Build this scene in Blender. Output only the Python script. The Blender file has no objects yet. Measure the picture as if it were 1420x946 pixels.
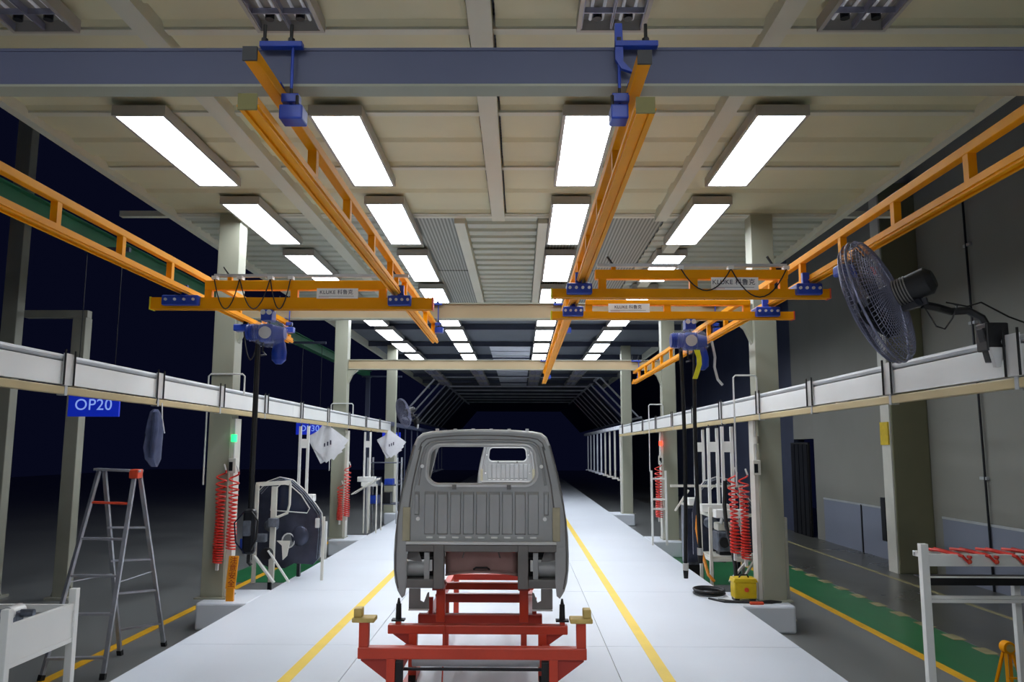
import bpy, math, random
from mathutils import Vector, Matrix
from mathutils.geometry import tessellate_polygon
random.seed(7)
S = bpy.context.scene
COL = S.collection
PI = math.pi

# ------------------------------------------------------------------ camera, world, exposure
cam_data = bpy.data.cameras.new('camera')
cam = bpy.data.objects.new('camera', cam_data)
COL.objects.link(cam)
cam_data.sensor_width = 36.0
cam_data.lens = 1118.9 * 36.0 / 1420.0
cam_data.clip_end = 300
cam.location = (0, 0, 2.0)
cam.rotation_mode = 'XYZ'
_fw = (Matrix.Rotation(0.0099, 4, 'Z') @ Matrix.Rotation(PI/2 + 0.1328, 4, 'X') @ Matrix.Rotation(0.0034, 4, 'Z'))
cam.rotation_euler = _fw.to_euler()
S.camera = cam

W = bpy.data.worlds.new('night')
S.world = W
W.use_nodes = True
W.node_tree.nodes['Background'].inputs[0].default_value = (0.20, 0.26, 1.0, 1)
W.node_tree.nodes['Background'].inputs[1].default_value = 0.008

S.view_settings.view_transform = 'Standard'
S.view_settings.look = 'None'
S.view_settings.exposure = 0.35
S.view_settings.gamma = 1.0
LAMP_STRENGTH = 12.0
S.cycles.use_denoising = True
S.cycles.max_bounces = 8
S.cycles.diffuse_bounces = 5
S.cycles.caustics_reflective = False
S.cycles.caustics_refractive = False
S.cycles.sample_clamp_indirect = 6.0

# ------------------------------------------------------------------ materials
def lin(c):
    c = c / 255.0
    return c / 12.92 if c <= 0.04045 else ((c + 0.055) / 1.055) ** 2.4
def mat(name, rgb, rough=0.5, metal=0.0, var=0.12, scale=4.0, bump=0.0, bscale=60.0, emit=None, es=0.0, stretch=None, alpha=None, rvar=0.0, spec=None):
    m = bpy.data.materials.new(name); m.use_nodes = True
    nt = m.node_tree; b = nt.nodes['Principled BSDF']
    tc = nt.nodes.new('ShaderNodeTexCoord')
    mp = nt.nodes.new('ShaderNodeMapping')
    nt.links.new(tc.outputs['Object'], mp.inputs['Vector'])
    if stretch: mp.inputs['Scale'].default_value = stretch
    n = nt.nodes.new('ShaderNodeTexNoise'); n.inputs['Scale'].default_value = scale; n.inputs['Detail'].default_value = 5
    nt.links.new(mp.outputs[0], n.inputs['Vector'])
    r = nt.nodes.new('ShaderNodeValToRGB')
    c = [lin(x) for x in rgb]
    r.color_ramp.elements[0].position = 0.3; r.color_ramp.elements[1].position = 0.7
    r.color_ramp.elements[0].color = [x * (1 - var) for x in c] + [1]
    r.color_ramp.elements[1].color = [min(1, x * (1 + var)) for x in c] + [1]
    nt.links.new(n.outputs['Fac'], r.inputs[0]); nt.links.new(r.outputs[0], b.inputs['Base Color'])
    b.inputs['Roughness'].default_value = rough; b.inputs['Metallic'].default_value = metal
    if spec is not None: b.inputs['Specular IOR Level'].default_value = spec
    if rvar:
        mr = nt.nodes.new('ShaderNodeMapRange'); mr.inputs[3].default_value = rough - rvar; mr.inputs[4].default_value = rough + rvar
        nt.links.new(n.outputs['Fac'], mr.inputs[0]); nt.links.new(mr.outputs[0], b.inputs['Roughness'])
    if bump:
        n2 = nt.nodes.new('ShaderNodeTexNoise'); n2.inputs['Scale'].default_value = bscale
        nt.links.new(mp.outputs[0], n2.inputs['Vector'])
        bp = nt.nodes.new('ShaderNodeBump'); bp.inputs['Strength'].default_value = bump; bp.inputs['Distance'].default_value = 0.01
        nt.links.new(n2.outputs['Fac'], bp.inputs['Height']); nt.links.new(bp.outputs[0], b.inputs['Normal'])
    if emit:
        b.inputs['Emission Color'].default_value = [lin(x) for x in emit] + [1]
        b.inputs['Emission Strength'].default_value = es
    if alpha is not None: b.inputs['Alpha'].default_value = alpha
    return m
def stripes(m, axis_scale, direction='Y', dark=0.45):
    """fine perforation rows multiplied over the colour of a mesh panel"""
    nt = m.node_tree; b = nt.nodes['Principled BSDF']
    src = b.inputs['Base Color'].links[0].from_socket
    tc = [n for n in nt.nodes if n.type == 'TEX_COORD'][0]
    w = nt.nodes.new('ShaderNodeTexWave'); w.bands_direction = direction; w.inputs['Scale'].default_value = axis_scale
    nt.links.new(tc.outputs['Object'], w.inputs['Vector'])
    mx = nt.nodes.new('ShaderNodeMix'); mx.data_type = 'RGBA'; mx.blend_type = 'MULTIPLY'
    rr = nt.nodes.new('ShaderNodeValToRGB'); rr.color_ramp.elements[0].color = (dark, dark, dark, 1); rr.color_ramp.elements[1].color = (1, 1, 1, 1)
    nt.links.new(w.outputs['Fac'], rr.inputs[0])
    mx.inputs[0].default_value = 1.0
    nt.links.new(src, mx.inputs[6]); nt.links.new(rr.outputs[0], mx.inputs[7]); nt.links.new(mx.outputs[2], b.inputs['Base Color'])
    return m

M = dict(
    darksteel=mat('dim_steel_paint', (146, 146, 132), 0.5, var=0.12, scale=1.5),
    deck=mat('deck_paint', (210, 216, 224), 0.42, var=0.04, scale=0.7, rvar=0.1),
    floor=mat('factory_floor', (112, 114, 112), 0.33, var=0.16, scale=0.5, rvar=0.1),
    road=mat('lane_floor', (84, 84, 78), 0.3, var=0.18, scale=0.8, rvar=0.1),
    green=mat('green_floor_paint', (38, 104, 62), 0.35, var=0.12, scale=1.2),
    yellow=mat('yellow_line_paint', (236, 200, 30), 0.45, var=0.06, scale=3),
    orange_line=mat('amber_line_paint', (216, 164, 24), 0.45, var=0.12, scale=3),
    cream_line=mat('cream_line_paint', (150, 142, 104), 0.5, var=0.2, scale=4),
    ceil=mat('ceiling_sheet', (202, 198, 166), 0.55, var=0.07, scale=0.8),
    ceil_grey=mat('ceiling_sheet_grey', (176, 180, 166), 0.5, var=0.05, scale=1.0),
    ceil_dark=stripes(mat('dark_ceiling_mesh', (112, 118, 128), 0.6, var=0.1, scale=1.0), 4, 'Y', 0.5),
    mesh=stripes(mat('perforated_sheet', (168, 170, 160), 0.5, var=0.04, scale=2), 6, 'X', 0.3),
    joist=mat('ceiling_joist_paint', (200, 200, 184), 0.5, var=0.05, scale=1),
    steel=mat('beige_steel_paint', (150, 151, 134), 0.45, var=0.06, scale=1.2, stretch=(1, 1, .3)),
    tanbeam=mat('tan_beam_paint', (166, 148, 116), 0.45, var=0.06, scale=1.2),
    slate=mat('shaded_beam_slate', (78, 83, 110), 0.5, var=0.08, scale=.7),  # beam paint with the shade of its near face put into the colour
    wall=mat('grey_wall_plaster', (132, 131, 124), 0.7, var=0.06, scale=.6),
    wall_low=mat('pale_dado_paint', (124, 130, 146), 0.6, var=0.05, scale=.6),
    wall_col=mat('olive_column_paint', (120, 118, 92), 0.6, var=0.12, scale=.8),
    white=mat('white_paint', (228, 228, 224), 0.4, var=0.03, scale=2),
    offwhite=mat('offwhite_frame_paint', (206, 204, 194), 0.4, var=0.06, scale=3),
    duct=mat('white_trunking', (232, 234, 232), 0.35, var=0.03, scale=1.5),
    pipe=mat('galvanised_pipe', (180, 183, 186), 0.4, 0.2, var=0.1, scale=3),
    tan=mat('tan_tube_paint', (190, 172, 128), 0.4, var=0.12, scale=1.2),
    orange=mat('crane_orange', (242, 160, 8), 0.5, var=0.06, scale=2, spec=0.12),
    orange_dark=mat('crane_rail_slot', (120, 66, 16), 0.5, var=0.1, scale=2),
    blue=mat('crane_blue', (24, 62, 168), 0.38, var=0.15, scale=6),
    black=mat('black_rubber', (16, 16, 18), 0.5, var=0.2, scale=8),
    blackmetal=mat('black_metal', (30, 32, 38), 0.35, 0.4, var=0.2, scale=8),
    wire=mat('fan_wire', (120, 122, 144), 0.35, 0.4, var=0.15, scale=8),
    endcap=mat('olive_endcap', (110, 104, 52), 0.6, var=0.1, scale=8),
    body=mat('zinc_primer', (168, 169, 168), 0.42, 0.15, var=0.12, scale=2.5, bump=0.05),
    body_light=mat('bare_flange_steel', (214, 214, 212), 0.35, 0.2, var=0.08, scale=5),
    body_dark=mat('dark_primer', (120, 117, 114), 0.45, 0.3, var=0.15, scale=3),
    body_tan=mat('sealant_tan', (178, 170, 142), 0.5, 0.1, var=0.15, scale=6),
    rust=mat('rust_brown_panel', (158, 126, 120), 0.5, 0.2, var=0.16, scale=4),
    red=mat('skid_red', (206, 66, 40), 0.36, var=0.1, scale=3),
    red_dark=mat('skid_red_dark', (172, 50, 34), 0.4, var=0.1, scale=3),
    wood=mat('yellow_wood_pad', (206, 178, 104), 0.6, var=0.15, scale=12),
    plug=mat('plug_and_slot_light', (246, 246, 242), 0.4, var=0.02, scale=8),
    alu=mat('ladder_aluminium', (176, 178, 186), 0.35, 0.55, var=0.12, scale=10),
    redplastic=mat('red_plastic', (214, 74, 44), 0.45, var=0.1, scale=10),
    hose=mat('red_hose', (216, 52, 40), 0.35, var=0.1, scale=12),
    sign=mat('blue_sign_face', (22, 46, 190), 0.4, var=0.05, scale=2, emit=(16, 44, 190), es=0.28),
    signtext=mat('sign_lettering', (150, 180, 255), 0.4, var=0.0, emit=(150, 180, 255), es=0.42),
    ysign=mat('amber_sign_face', (232, 150, 20), 0.45, var=0.08, scale=8),
    redtext=mat('red_lettering', (150, 36, 20), 0.5, var=0.0),
    paper=mat('paper', (226, 226, 230), 0.8, var=0.04, scale=10),
    ink=mat('ink', (60, 60, 80), 0.8, var=0.0),
    label=mat('white_label', (250, 249, 246), 0.5, var=0.02, scale=10),
    labelink=mat('label_ink', (40, 44, 70), 0.6, var=0.0),
    labelred=mat('label_red_ink', (200, 60, 50), 0.6, var=0.0),
    cloth=mat('dark_cloth', (66, 74, 104), 0.9, var=0.25, scale=8),
    glass=mat('dark_glass', (34, 40, 62), 0.08, 0.0, var=0.2, scale=3),
    doorpanel=mat('door_panel_steel', (74, 78, 96), 0.25, 0.6, var=0.3, scale=5),
    film=mat('plastic_film', (200, 210, 235), 0.15, 0.0, var=0.1, scale=12, alpha=0.16),
    yellowcase=mat('yellow_case', (208, 178, 20), 0.45, var=0.1, scale=12),
    greenlamp=mat('green_lamp', (60, 230, 150), 0.4, var=0, emit=(40, 240, 130), es=1.3),
    redlamp=mat('red_lamp', (255, 60, 40), 0.4, var=0, emit=(255, 50, 30), es=4.0),
    tape=mat('yellow_tape', (222, 220, 30), 0.5, var=0.1, scale=12),
    greenbeam=mat('green_beam_paint', (24, 96, 62), 0.5, var=0.15, scale=2),
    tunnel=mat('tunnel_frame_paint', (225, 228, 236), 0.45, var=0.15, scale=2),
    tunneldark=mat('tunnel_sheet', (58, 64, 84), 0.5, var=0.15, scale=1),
    engine=mat('engine_casting', (112, 118, 130), 0.4, 0.6, var=0.35, scale=14),
    lens=mat('lamp_diffuser', (255, 253, 246), 0.5, var=0, emit=(240, 246, 255), es=LAMP_STRENGTH),
    lamp_body=mat('lamp_housing', (170, 166, 160), 0.4, 0.2, var=0.05, scale=4),
    louvre=mat('unlit_louvre', (150, 152, 172), 0.3, 0.5, var=0.12, scale=8),
    tube_off=mat('unlit_tube_glow', (235, 235, 240), 0.3, var=0.02, emit=(235, 235, 245), es=0.05),  # switched-off tubes, brightened by a slight added emission
    orangehose=mat('orange_hose', (226, 140, 40), 0.4, var=0.1, scale=10),
)

# ------------------------------------------------------------------ mesh builder
ORG = {}
def root_of(o):
    while o.parent: o = o.parent
    return o
class MB:
    def __init__(s): s.v = []; s.f = []
    def add(s, vs, fs):
        n = len(s.v); s.v += [Vector(v) for v in vs]; s.f += [tuple(i + n for i in f) for f in fs]; return s
    def box(s, x0, x1, y0, y1, z0, z1):
        return s.add([(x0,y0,z0),(x1,y0,z0),(x1,y1,z0),(x0,y1,z0),(x0,y0,z1),(x1,y0,z1),(x1,y1,z1),(x0,y1,z1)],
                     [(0,3,2,1),(4,5,6,7),(0,1,5,4),(1,2,6,5),(2,3,7,6),(3,0,4,7)])
    def frame(s, p, q, up=(0,0,1)):
        d = (Vector(q) - Vector(p)).normalized(); up = Vector(up)
        if abs(d.dot(up)) > 0.98: up = Vector((0,1,0)) if abs(d.y) < .9 else Vector((1,0,0))
        a = d.cross(up).normalized(); b = a.cross(d).normalized()
        return a, b
    def bar(s, p, q, w, h=None, up=(0,0,1)):
        h = h or w; p = Vector(p); q = Vector(q); a, b = s.frame(p, q, up)
        c = [(-w/2,-h/2),(w/2,-h/2),(w/2,h/2),(-w/2,h/2)]
        vs = [p + a*x + b*y for x, y in c] + [q + a*x + b*y for x, y in c]
        return s.add(vs, [(0,3,2,1),(4,5,6,7),(0,1,5,4),(1,2,6,5),(2,3,7,6),(3,0,4,7)])
    def cyl(s, p, q, r, n=14, r2=None):
        r2 = r if r2 is None else r2; p = Vector(p); q = Vector(q); a, b = s.frame(p, q)
        vs = [p + (a*math.cos(2*PI*i/n) + b*math.sin(2*PI*i/n))*r for i in range(n)] + [q + (a*math.cos(2*PI*i/n) + b*math.sin(2*PI*i/n))*r2 for i in range(n)]
        return s.add(vs, [(i,(i+1)%n,n+(i+1)%n,n+i) for i in range(n)] + [tuple(range(n))[::-1], tuple(range(n, 2*n))])
    def tube(s, pts, r, n=6, closed=False):
        pts = [Vector(p) for p in pts]; m = len(pts); vs = []; prev = None
        for i, p in enumerate(pts):
            t = (pts[(i+1) % m] - pts[i-1]) if closed else (pts[min(i+1, m-1)] - pts[max(i-1, 0)])
            t = t.normalized() if t.length > 1e-9 else Vector((0,0,1))
            if prev is None: a, b = s.frame((0,0,0), t)
            else:
                a = (prev - t*prev.dot(t)).normalized(); b = a.cross(t)
            prev = a
            rr = r[i] if isinstance(r, (list, tuple)) else r
            vs += [p + (a*math.cos(2*PI*k/n) + b*math.sin(2*PI*k/n))*rr for k in range(n)]
        fs = []
        for i in range(m if closed else m-1):
            j = (i+1) % m
            fs += [(i*n+k, i*n+(k+1)%n, j*n+(k+1)%n, j*n+k) for k in range(n)]
        if not closed: fs += [tuple(range(n)), tuple(range((m-1)*n, m*n))[::-1]]
        return s.add(vs, fs)
    def plate(s, outer, holes, axis, d0, d1):
        """polygon with holes, extruded along an axis ('x','y','z')"""
        def P(a, b, d): return (d,a,b) if axis == 'x' else (a,d,b) if axis == 'y' else (a,b,d)
        loops = [outer] + list(holes)
        tris = tessellate_polygon([[Vector((a,b,0)) for a, b in l] for l in loops])
        flat = [p for l in loops for p in l]; n = len(flat)
        vs = [P(a,b,d0) for a, b in flat] + [P(a,b,d1) for a, b in flat]
        fs = [tuple(t) for t in tris] + [tuple(i+n for i in t[::-1]) for t in tris]
        k = 0
        for l in loops:
            m = len(l); fs += [(k+i, k+(i+1)%m, n+k+(i+1)%m, n+k+i) for i in range(m)]; k += m
        return s.add(vs, fs)
    def sphere(s, c, r, nu=12, nv=8):
        c = Vector(c); r = Vector(r) if not isinstance(r, (int, float)) else Vector((r,r,r))
        vs = [c + Vector((0,0,r.z)), c - Vector((0,0,r.z))]
        for j in range(1, nv):
            for i in range(nu):
                a = 2*PI*i/nu; t = PI*j/nv
                vs.append(c + Vector((r.x*math.sin(t)*math.cos(a), r.y*math.sin(t)*math.sin(a), r.z*math.cos(t))))
        fs = []
        for i in range(nu):
            k = (i+1) % nu
            fs.append((0, 2+i, 2+k)); fs.append((1, 2+(nv-2)*nu+k, 2+(nv-2)*nu+i))
            for j in range(nv-2): fs.append((2+j*nu+i, 2+(j+1)*nu+i, 2+(j+1)*nu+k, 2+j*nu+k))
        return s.add(vs, fs)
    def loft(s, loops, closed=True, caps=False):
        n = len(loops[0]); vs = [p for l in loops for p in l]; fs = []
        for j in range(len(loops)-1):
            for i in range(n if closed else n-1):
                fs.append((j*n+i, j*n+(i+1)%n, (j+1)*n+(i+1)%n, (j+1)*n+i))
        if caps: fs += [tuple(range(n)), tuple(range((len(loops)-1)*n, len(loops)*n))]
        return s.add(vs, fs)
    def build(s, name, m, parent=None, bevel=0.0, smooth=False, solid=0.0, at=None):
        if parent is not None: org = ORG[root_of(parent).name]
        elif at is not None: org = Vector(at)
        else:
            xs = [v.x for v in s.v]; ys = [v.y for v in s.v]; zs = [v.z for v in s.v]
            org = Vector(((min(xs)+max(xs))/2, (min(ys)+max(ys))/2, min(zs)))
        me = bpy.data.meshes.new(name)
        me.from_pydata([v - org for v in s.v], [], s.f); me.validate(); 
        import bmesh
        bm = bmesh.new(); bm.from_mesh(me); bmesh.ops.recalc_face_normals(bm, faces=bm.faces); bm.to_mesh(me); bm.free()
        me.materials.append(M[m] if isinstance(m, str) else m)
        if smooth:
            for p in me.polygons: p.use_smooth = True
        o = bpy.data.objects.new(name, me); COL.objects.link(o)
        if parent is not None: o.parent = parent
        else: o.location = org; ORG[o.name] = org
        if bevel:
            b = o.modifiers.new('bevel', 'BEVEL'); b.width = bevel; b.segments = 2; b.limit_method = 'ANGLE'; b.angle_limit = 0.6
        if solid:
            d = o.modifiers.new('solid', 'SOLIDIFY'); d.thickness = solid
        if smooth:
            try: me.set_sharp_from_angle(angle=0.6)
            except Exception: pass
        return o
def tag(o, label=None, cat=None, group=None, kind=None):
    if label: o['label'] = label
    if cat: o['category'] = cat
    if group: o['group'] = group
    if kind: o['kind'] = kind
    return o
def thing(name, label, cat, loc=(0,0,0), group=None):
    o = bpy.data.objects.new(name, None); COL.objects.link(o); o.location = loc; ORG[o.name] = Vector(loc)
    return tag(o, label, cat, group)
def struct(name, mb, m, **k):
    return tag(mb.build(name, m, **k), kind='structure')
def piece(name, mb, m, parent, label=None, **k):
    o = mb.build(name, m, parent, **k)
    if label: o['label'] = label
    return o
def dup(root, loc, label=None, group=None, rotz=None, scale=None):
    def cp(o, par):
        c = o.copy(); COL.objects.link(c)
        if par is not None: c.parent = par
        for ch in o.children: cp(ch, c)
        return c
    r = cp(root, None); r.location = loc; ORG[r.name] = Vector(loc)
    if rotz is not None: r.rotation_euler = (0, 0, rotz)
    if scale is not None: r.scale = (scale,)*3
    if label: r['label'] = label
    if group: r['group'] = group
    return r
def text(name, body, size, loc, rot, m, parent, extrude=0.001, align='CENTER', width=None, label=None):
    c = bpy.data.curves.new(name, 'FONT'); c.body = body; c.size = size; c.extrude = extrude
    c.align_x = align; c.align_y = 'CENTER'; c.materials.append(M[m])
    if name == 'lettering': c.space_character = 1.05
    tmp = bpy.data.objects.new('tmp', c); COL.objects.link(tmp); bpy.context.view_layer.update()
    me = bpy.data.meshes.new_from_object(tmp); bpy.data.objects.remove(tmp); bpy.data.curves.remove(c)
    me.name = name
    if not me.materials: me.materials.append(M[m])
    o = bpy.data.objects.new(name, me); COL.objects.link(o); o.parent = parent
    o.location = Vector(loc) - ORG[root_of(parent).name]; o.rotation_euler = rot
    if width: o.scale = (width, 1, 1)
    if label: o['label'] = label
    return o

CX = -0.334          # centre of the assembly line
FL = -0.35           # factory floor level, the white deck is z = 0

# ================================================================== SETTING
struct('floor', MB().box(-40, 12, -12, 90, FL-.1, FL), 'floor')
FLO = bpy.data.objects['floor']
# right lane: asphalt-dark lane, green walkway, painted lines (thin paint on the floor)
def paint(name, x0, x1, y0, y1, m, lift=0.003, label=None):
    return piece(name, MB().box(x0, x1, y0, y1, FL, FL+lift), m, FLO, label)
paint('lane', 5.55, 8.0, -3, 40, 'road', .002, 'dark polished lane between green walkway and wall')
paint('walkway', 4.68, 5.52, -3, 21, 'green', .003, 'green painted walkway')
paint('walkway', 3.3, 4.68, 14.6, 21, 'green', .0035, 'green floor area behind the right rack')
paint('walkway', -5.4, -3.9, 14.6, 17.4, 'green', .0035, 'green floor area behind the left rack')
paint('painted_line', 4.56, 4.68, -3, 21, 'orange_line', .005)
paint('painted_line', -4.86, -4.74, -3, 21, 'orange_line', .005)
paint('painted_line', 6.88, 6.97, -3, 30, 'cream_line', .005)
y = 6.2
while y < 19:
    paint('line_dash', 5.42, 5.58, y, y+.33, 'cream_line', .006); y += .72
# deck
DL, DR = -3.53, 2.87
deck = tag(MB().box(DL, DR, -10, 70, FL, -.012).build('floor_deck', 'offwhite', at=(0, 0, 0)), kind='structure')
xs = [DL, -1.56, 0.89, DR]
ys = [-10, -6.8, -3.6, -.6, 2.2, 5.4, 8.6, 11.8, 15.0, 18.2, 22, 26, 32, 40, 54, 70]
for j in range(len(ys)-1):
    for i in range(3):
        g = .004
        piece('deck_plate', MB().box(xs[i]+g, xs[i+1]-g, ys[j]+g, ys[j+1]-g, -.012, 0), 'deck', deck)
for x0 in (-2.09, 1.25):
    piece('painted_line', MB().box(x0, x0+.11, -10, 45, 0, .003), 'yellow', deck)
def notch(name, x0, x1, yc):
    m = MB().plate([(x0, yc-.45), (x1, yc-.45), (x1, yc+.6), (x0, yc+.6)], [], 'z', FL, 0)
    return piece(name, m, 'deck', deck, bevel=.03)
F0, SP = 11.25, 7.33
FY = [F0 - SP, F0, F0 + SP, F0 + 2*SP]
for k, yc in enumerate(FY):
    notch('column_step', DL-.68, DL-.002, yc); notch('column_step', DR+.002, DR+.7, yc)

# frames
def col_mb(x0, x1, yc, z0, z1):
    m = MB()
    m.box(x0, x1, yc-.15, yc-.14, z0, z1) if False else None
    m.box(x0, x1, yc-.15, yc+.15, z0, z1)
    return m
steel_names = []
for k, yc in enumerate(FY):
    z1 = 5.30
    for side, (x0, x1) in (('left', (-4.27, -3.97)), ('right', (3.25, 3.56))):
        c = struct('column', col_mb(x0, x1, yc, 0.0, z1), 'steel', bevel=.008)
        c['label'] = '%s steel column of frame %s along the deck' % (side, ['over the camera', 'nearest', 'second', 'third', 'fourth'][k])
        # base plate and wing edge
        piece('base_plate', MB().box(x0-.06, x1+.06, yc-.21, yc+.21, .0, .018), 'steel', c)
        inner = x1 if side == 'left' else x0
        s = 1 if side == 'left' else -1
        piece('flange', MB().box(min(inner, inner+s*.05), max(inner, inner+s*.05), yc-.09, yc+.13, 0.02, 2.4), 'offwhite', c)
        if k in (1, 2):
            zz = 3.80
            tri = [(inner, zz), (inner+s*.24, zz), (inner+s*.10, zz-.12), (inner, zz-.34)]
            piece('haunch', MB().plate(tri, [], 'y', yc-.06, yc+.06), 'steel', c)
    if k >= 3: continue
    if k == 0:
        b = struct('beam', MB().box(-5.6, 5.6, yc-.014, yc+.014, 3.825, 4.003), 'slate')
        b['label'] = 'web of the beam crossing overhead, shade put into its slate colour'
        piece('flange', MB().box(-5.6, 5.6, yc-.06, yc+.06, 3.812, 3.825), 'steel', b)
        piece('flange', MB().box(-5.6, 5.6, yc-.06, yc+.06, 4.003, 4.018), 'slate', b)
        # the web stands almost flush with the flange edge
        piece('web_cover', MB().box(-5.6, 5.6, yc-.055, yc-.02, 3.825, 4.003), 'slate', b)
    else:
        b = struct('beam', MB().box(-3.96, 3.24, yc-.05, yc+.05, 3.82, 4.02), 'tanbeam')
        piece('flange', MB().box(-3.96, 3.24, yc-.08, yc+.08, 3.805, 3.822), 'steel', b)
        piece('flange', MB().box(-3.96, 3.24, yc-.08, yc+.08, 4.018, 4.035), 'steel', b)

# ceiling
ZC = 5.32
EL, ER = -5.0, 4.57
ce = struct('ceiling', MB().box(EL, ER, -10, 44, ZC+.12, ZC+.17), 'ceil_dark', at=(0, 0, 0))
def ribbed(x0, x1, y0, y1, n, h, z=ZC):
    """sheet with trapezoid ribs running across the line"""
    prof = []; L = (y1-y0)/n
    for i in range(n):
        a = y0 + i*L
        prof += [(a, z), (a+L*.55, z), (a+L*.62, z+h), (a+L*.93, z+h)]
    prof += [(y1, z)]
    up = [(a, b+.012) for a, b in prof][::-1]
    pts = prof + up
    n_ = len(pts)
    m = MB(); m.plate(pts, [], 'x', x0, x1)
    return m
XC = [(EL+.1, -3.02), (-2.84, -.42), (-.20, 1.92), (2.08, ER-.1)]
YC = [-9.9, -8.3, -6.7, -5.1, -3.5, -1.9, -.35, 1.2, 2.8, 4.42, 6.06, 7.66, 9.24, 11.17]
for j in range(len(YC)-1):
    for (a, b) in XC:
        if j < len(YC)-1: piece('ceiling_panel', ribbed(a, b, YC[j]+.05, YC[j+1]-.05, 2, .035), 'ceil', ce)
    piece('purlin', MB().box(EL, ER, YC[j+1]-.045, YC[j+1]+.045, ZC-.02, ZC+.1), 'joist', ce)
for y0, y1 in ((11.3, 14.9), (14.9, 18.5)):
    piece('ceiling_panel', ribbed(EL+.1, -1.6, y0, y1, 10, .03), 'ceil_grey', ce)
    piece('ceiling_panel', ribbed(-.79, .25, y0, y1, 9, .07), 'ceil_grey', ce)
    piece('mesh_panel', MB().box(-1.58, -.96, y0+.03, y1-.03, ZC+.01, ZC+.03), 'mesh', ce, 'perforated sheet')
    piece('mesh_panel', MB().box(.4, 2.1, y0+.03, y1-.03, ZC+.01, ZC+.03), 'mesh', ce, 'perforated sheet')
    piece('ceiling_panel', ribbed(2.12, ER-.1, y0, y1, 10, .03), 'ceil_grey', ce)
for x0, x1, y0, y1 in ((-.40, -.22, -10, 11.2), (-3.02, -2.84, -10, 18.5), (1.92, 2.08, -10, 11.2), (-.95, -.80, 11.3, 18.5), (.26, .40, 11.3, 18.5), (2.35, 2.55, 11.3, 18.5)):
    piece('joist', MB().box(x0, x1, y0, y1, ZC-.10, ZC+.1), 'joist', ce)
for x0 in (EL, ER-.1):
    piece('edge_beam', MB().box(x0, x0+.1, -10, 44, ZC-.08, ZC+.18), 'joist', ce)
piece('cross_beam', MB().box(-5.75, 5.3, F0-.07, F0+.03, ZC-.03, ZC+.05), 'joist', ce)
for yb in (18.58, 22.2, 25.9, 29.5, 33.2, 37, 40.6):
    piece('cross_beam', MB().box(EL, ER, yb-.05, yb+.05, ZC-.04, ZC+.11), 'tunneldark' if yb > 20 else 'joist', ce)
for k in range(12):
    piece('ceiling_panel', MB().box(-1.0, .35, 26.2+k*1.45, 27.4+k*1.45, ZC, ZC+.03), 'tunnel', ce)
for xr in (-4.0, -1.6):   # lamp mounting channels
    pass

# wall on the right with its lane
wl = struct('wall_right', MB().box(8.0, 8.3, -3, 22.2, FL, 10), 'wall')
for y0 in (-3, 3.3, 9.7, 16.9):
    y1 = {-3: 2.7, 3.3: 9.1, 9.7: 15.6, 16.9: 21.6}[y0]
    piece('dado_panel', MB().box(7.975, 8.0, y0, y1, FL, .72), 'wall_low', wl)
    piece('dado_rail', MB().box(7.965, 8.0, y0, y1, .72, .76), 'pipe', wl)
    piece('post', MB().box(7.96, 8.0, (y0+y1)/2-.03, (y0+y1)/2+.03, FL, .74), 'blackmetal', wl)
for yy in (3.0, 9.4, 15.95):
    piece('pilaster', MB().box(7.28, 8.0, yy, yy+.42, FL, 7.4), 'wall_col', wl, bevel=.02)
    piece('lit_side_strip', MB().box(7.25, 7.29, yy+.02, yy+.40, FL, 7.3), 'offwhite', wl)  # pale sheet paints the brighter, more strongly lit side of the pilaster
piece('notice', MB().box(7.22, 7.25, 16.0, 16.34, 2.1, 2.55), 'yellowcase', wl, 'yellow notice plate on the pillar')
piece('junction_box', MB().box(7.7, 7.9, 17.4, 17.6, .1, 1.0), 'blackmetal', wl)
struct('wall_over_door', MB().box(8.0, 8.3, 22.2, 23.8, 2.3, 10), 'wall')
d = struct('door_1', MB().box(7.9, 7.96, 22.4, 23.8, FL, 2.2), 'black')
for k in range(4): piece('door_strip', MB().box(7.88, 7.9, 22.45+k*.34, 22.72+k*.34, FL+.02, 2.15), 'blackmetal', d)
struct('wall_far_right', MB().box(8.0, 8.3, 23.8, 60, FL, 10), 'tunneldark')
cd = thing('conduit', 'thin dark conduit pipe bending down the grey right wall', 'pipe', (7.95, 15, 0))
piece('pipe_run', MB().tube([(7.95,15.9,6.45),(7.95,15.3,6.58),(7.95,14.3,6.6),(7.95,14.12,6.5),(7.95,14.1,4.8),(7.95,14.05,1.9),(7.95,14.02,FL)], .022), 'blackmetal', cd)
for z in (1.5, 4.2, 5.6): piece('clip', MB().box(7.94, 8.0, 14.0, 14.2, z, z+.05), 'pipe', cd)

# ------------------------------------------------------------------ tall posts in the dark on the left
def post(x0, x1, y0, z1, lab):
    t = thing('steel_post', lab, 'post', ((x0+x1)/2, y0, FL))
    piece('shaft', MB().box(x0, x1, y0-.1, y0+.1, FL, z1), 'darksteel', t, bevel=.01)
    piece('base', MB().box(x0-.08, x1+.08, y0-.18, y0+.18, FL, FL+.04), 'darksteel', t)
    for s in (-1, 1): piece('rib', MB().plate([((x0 if s<0 else x1), FL+.04), ((x0 if s<0 else x1)+s*.07, FL+.04), ((x0 if s<0 else x1), FL+.24)], [], 'y', y0-.01, y0+.01), 'darksteel', t)
    return t
post(-8.45, -8.2, 13, 7.6, 'tall grey steel post at the far left edge of the dark hall')
t = post(-7.28, -7.06, 13, 4.1, 'shorter grey post with a crossbar, beside the tall left post')
piece('crossbar', MB().box(-8.1, -7.06, 12.93, 13.07, 4.1, 4.22), 'darksteel', t)
g = thing('green_beam', 'dark green crane beam high in the dark left hall, seen behind the orange rail', 'beam', (-6, 12, 4.8))
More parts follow.
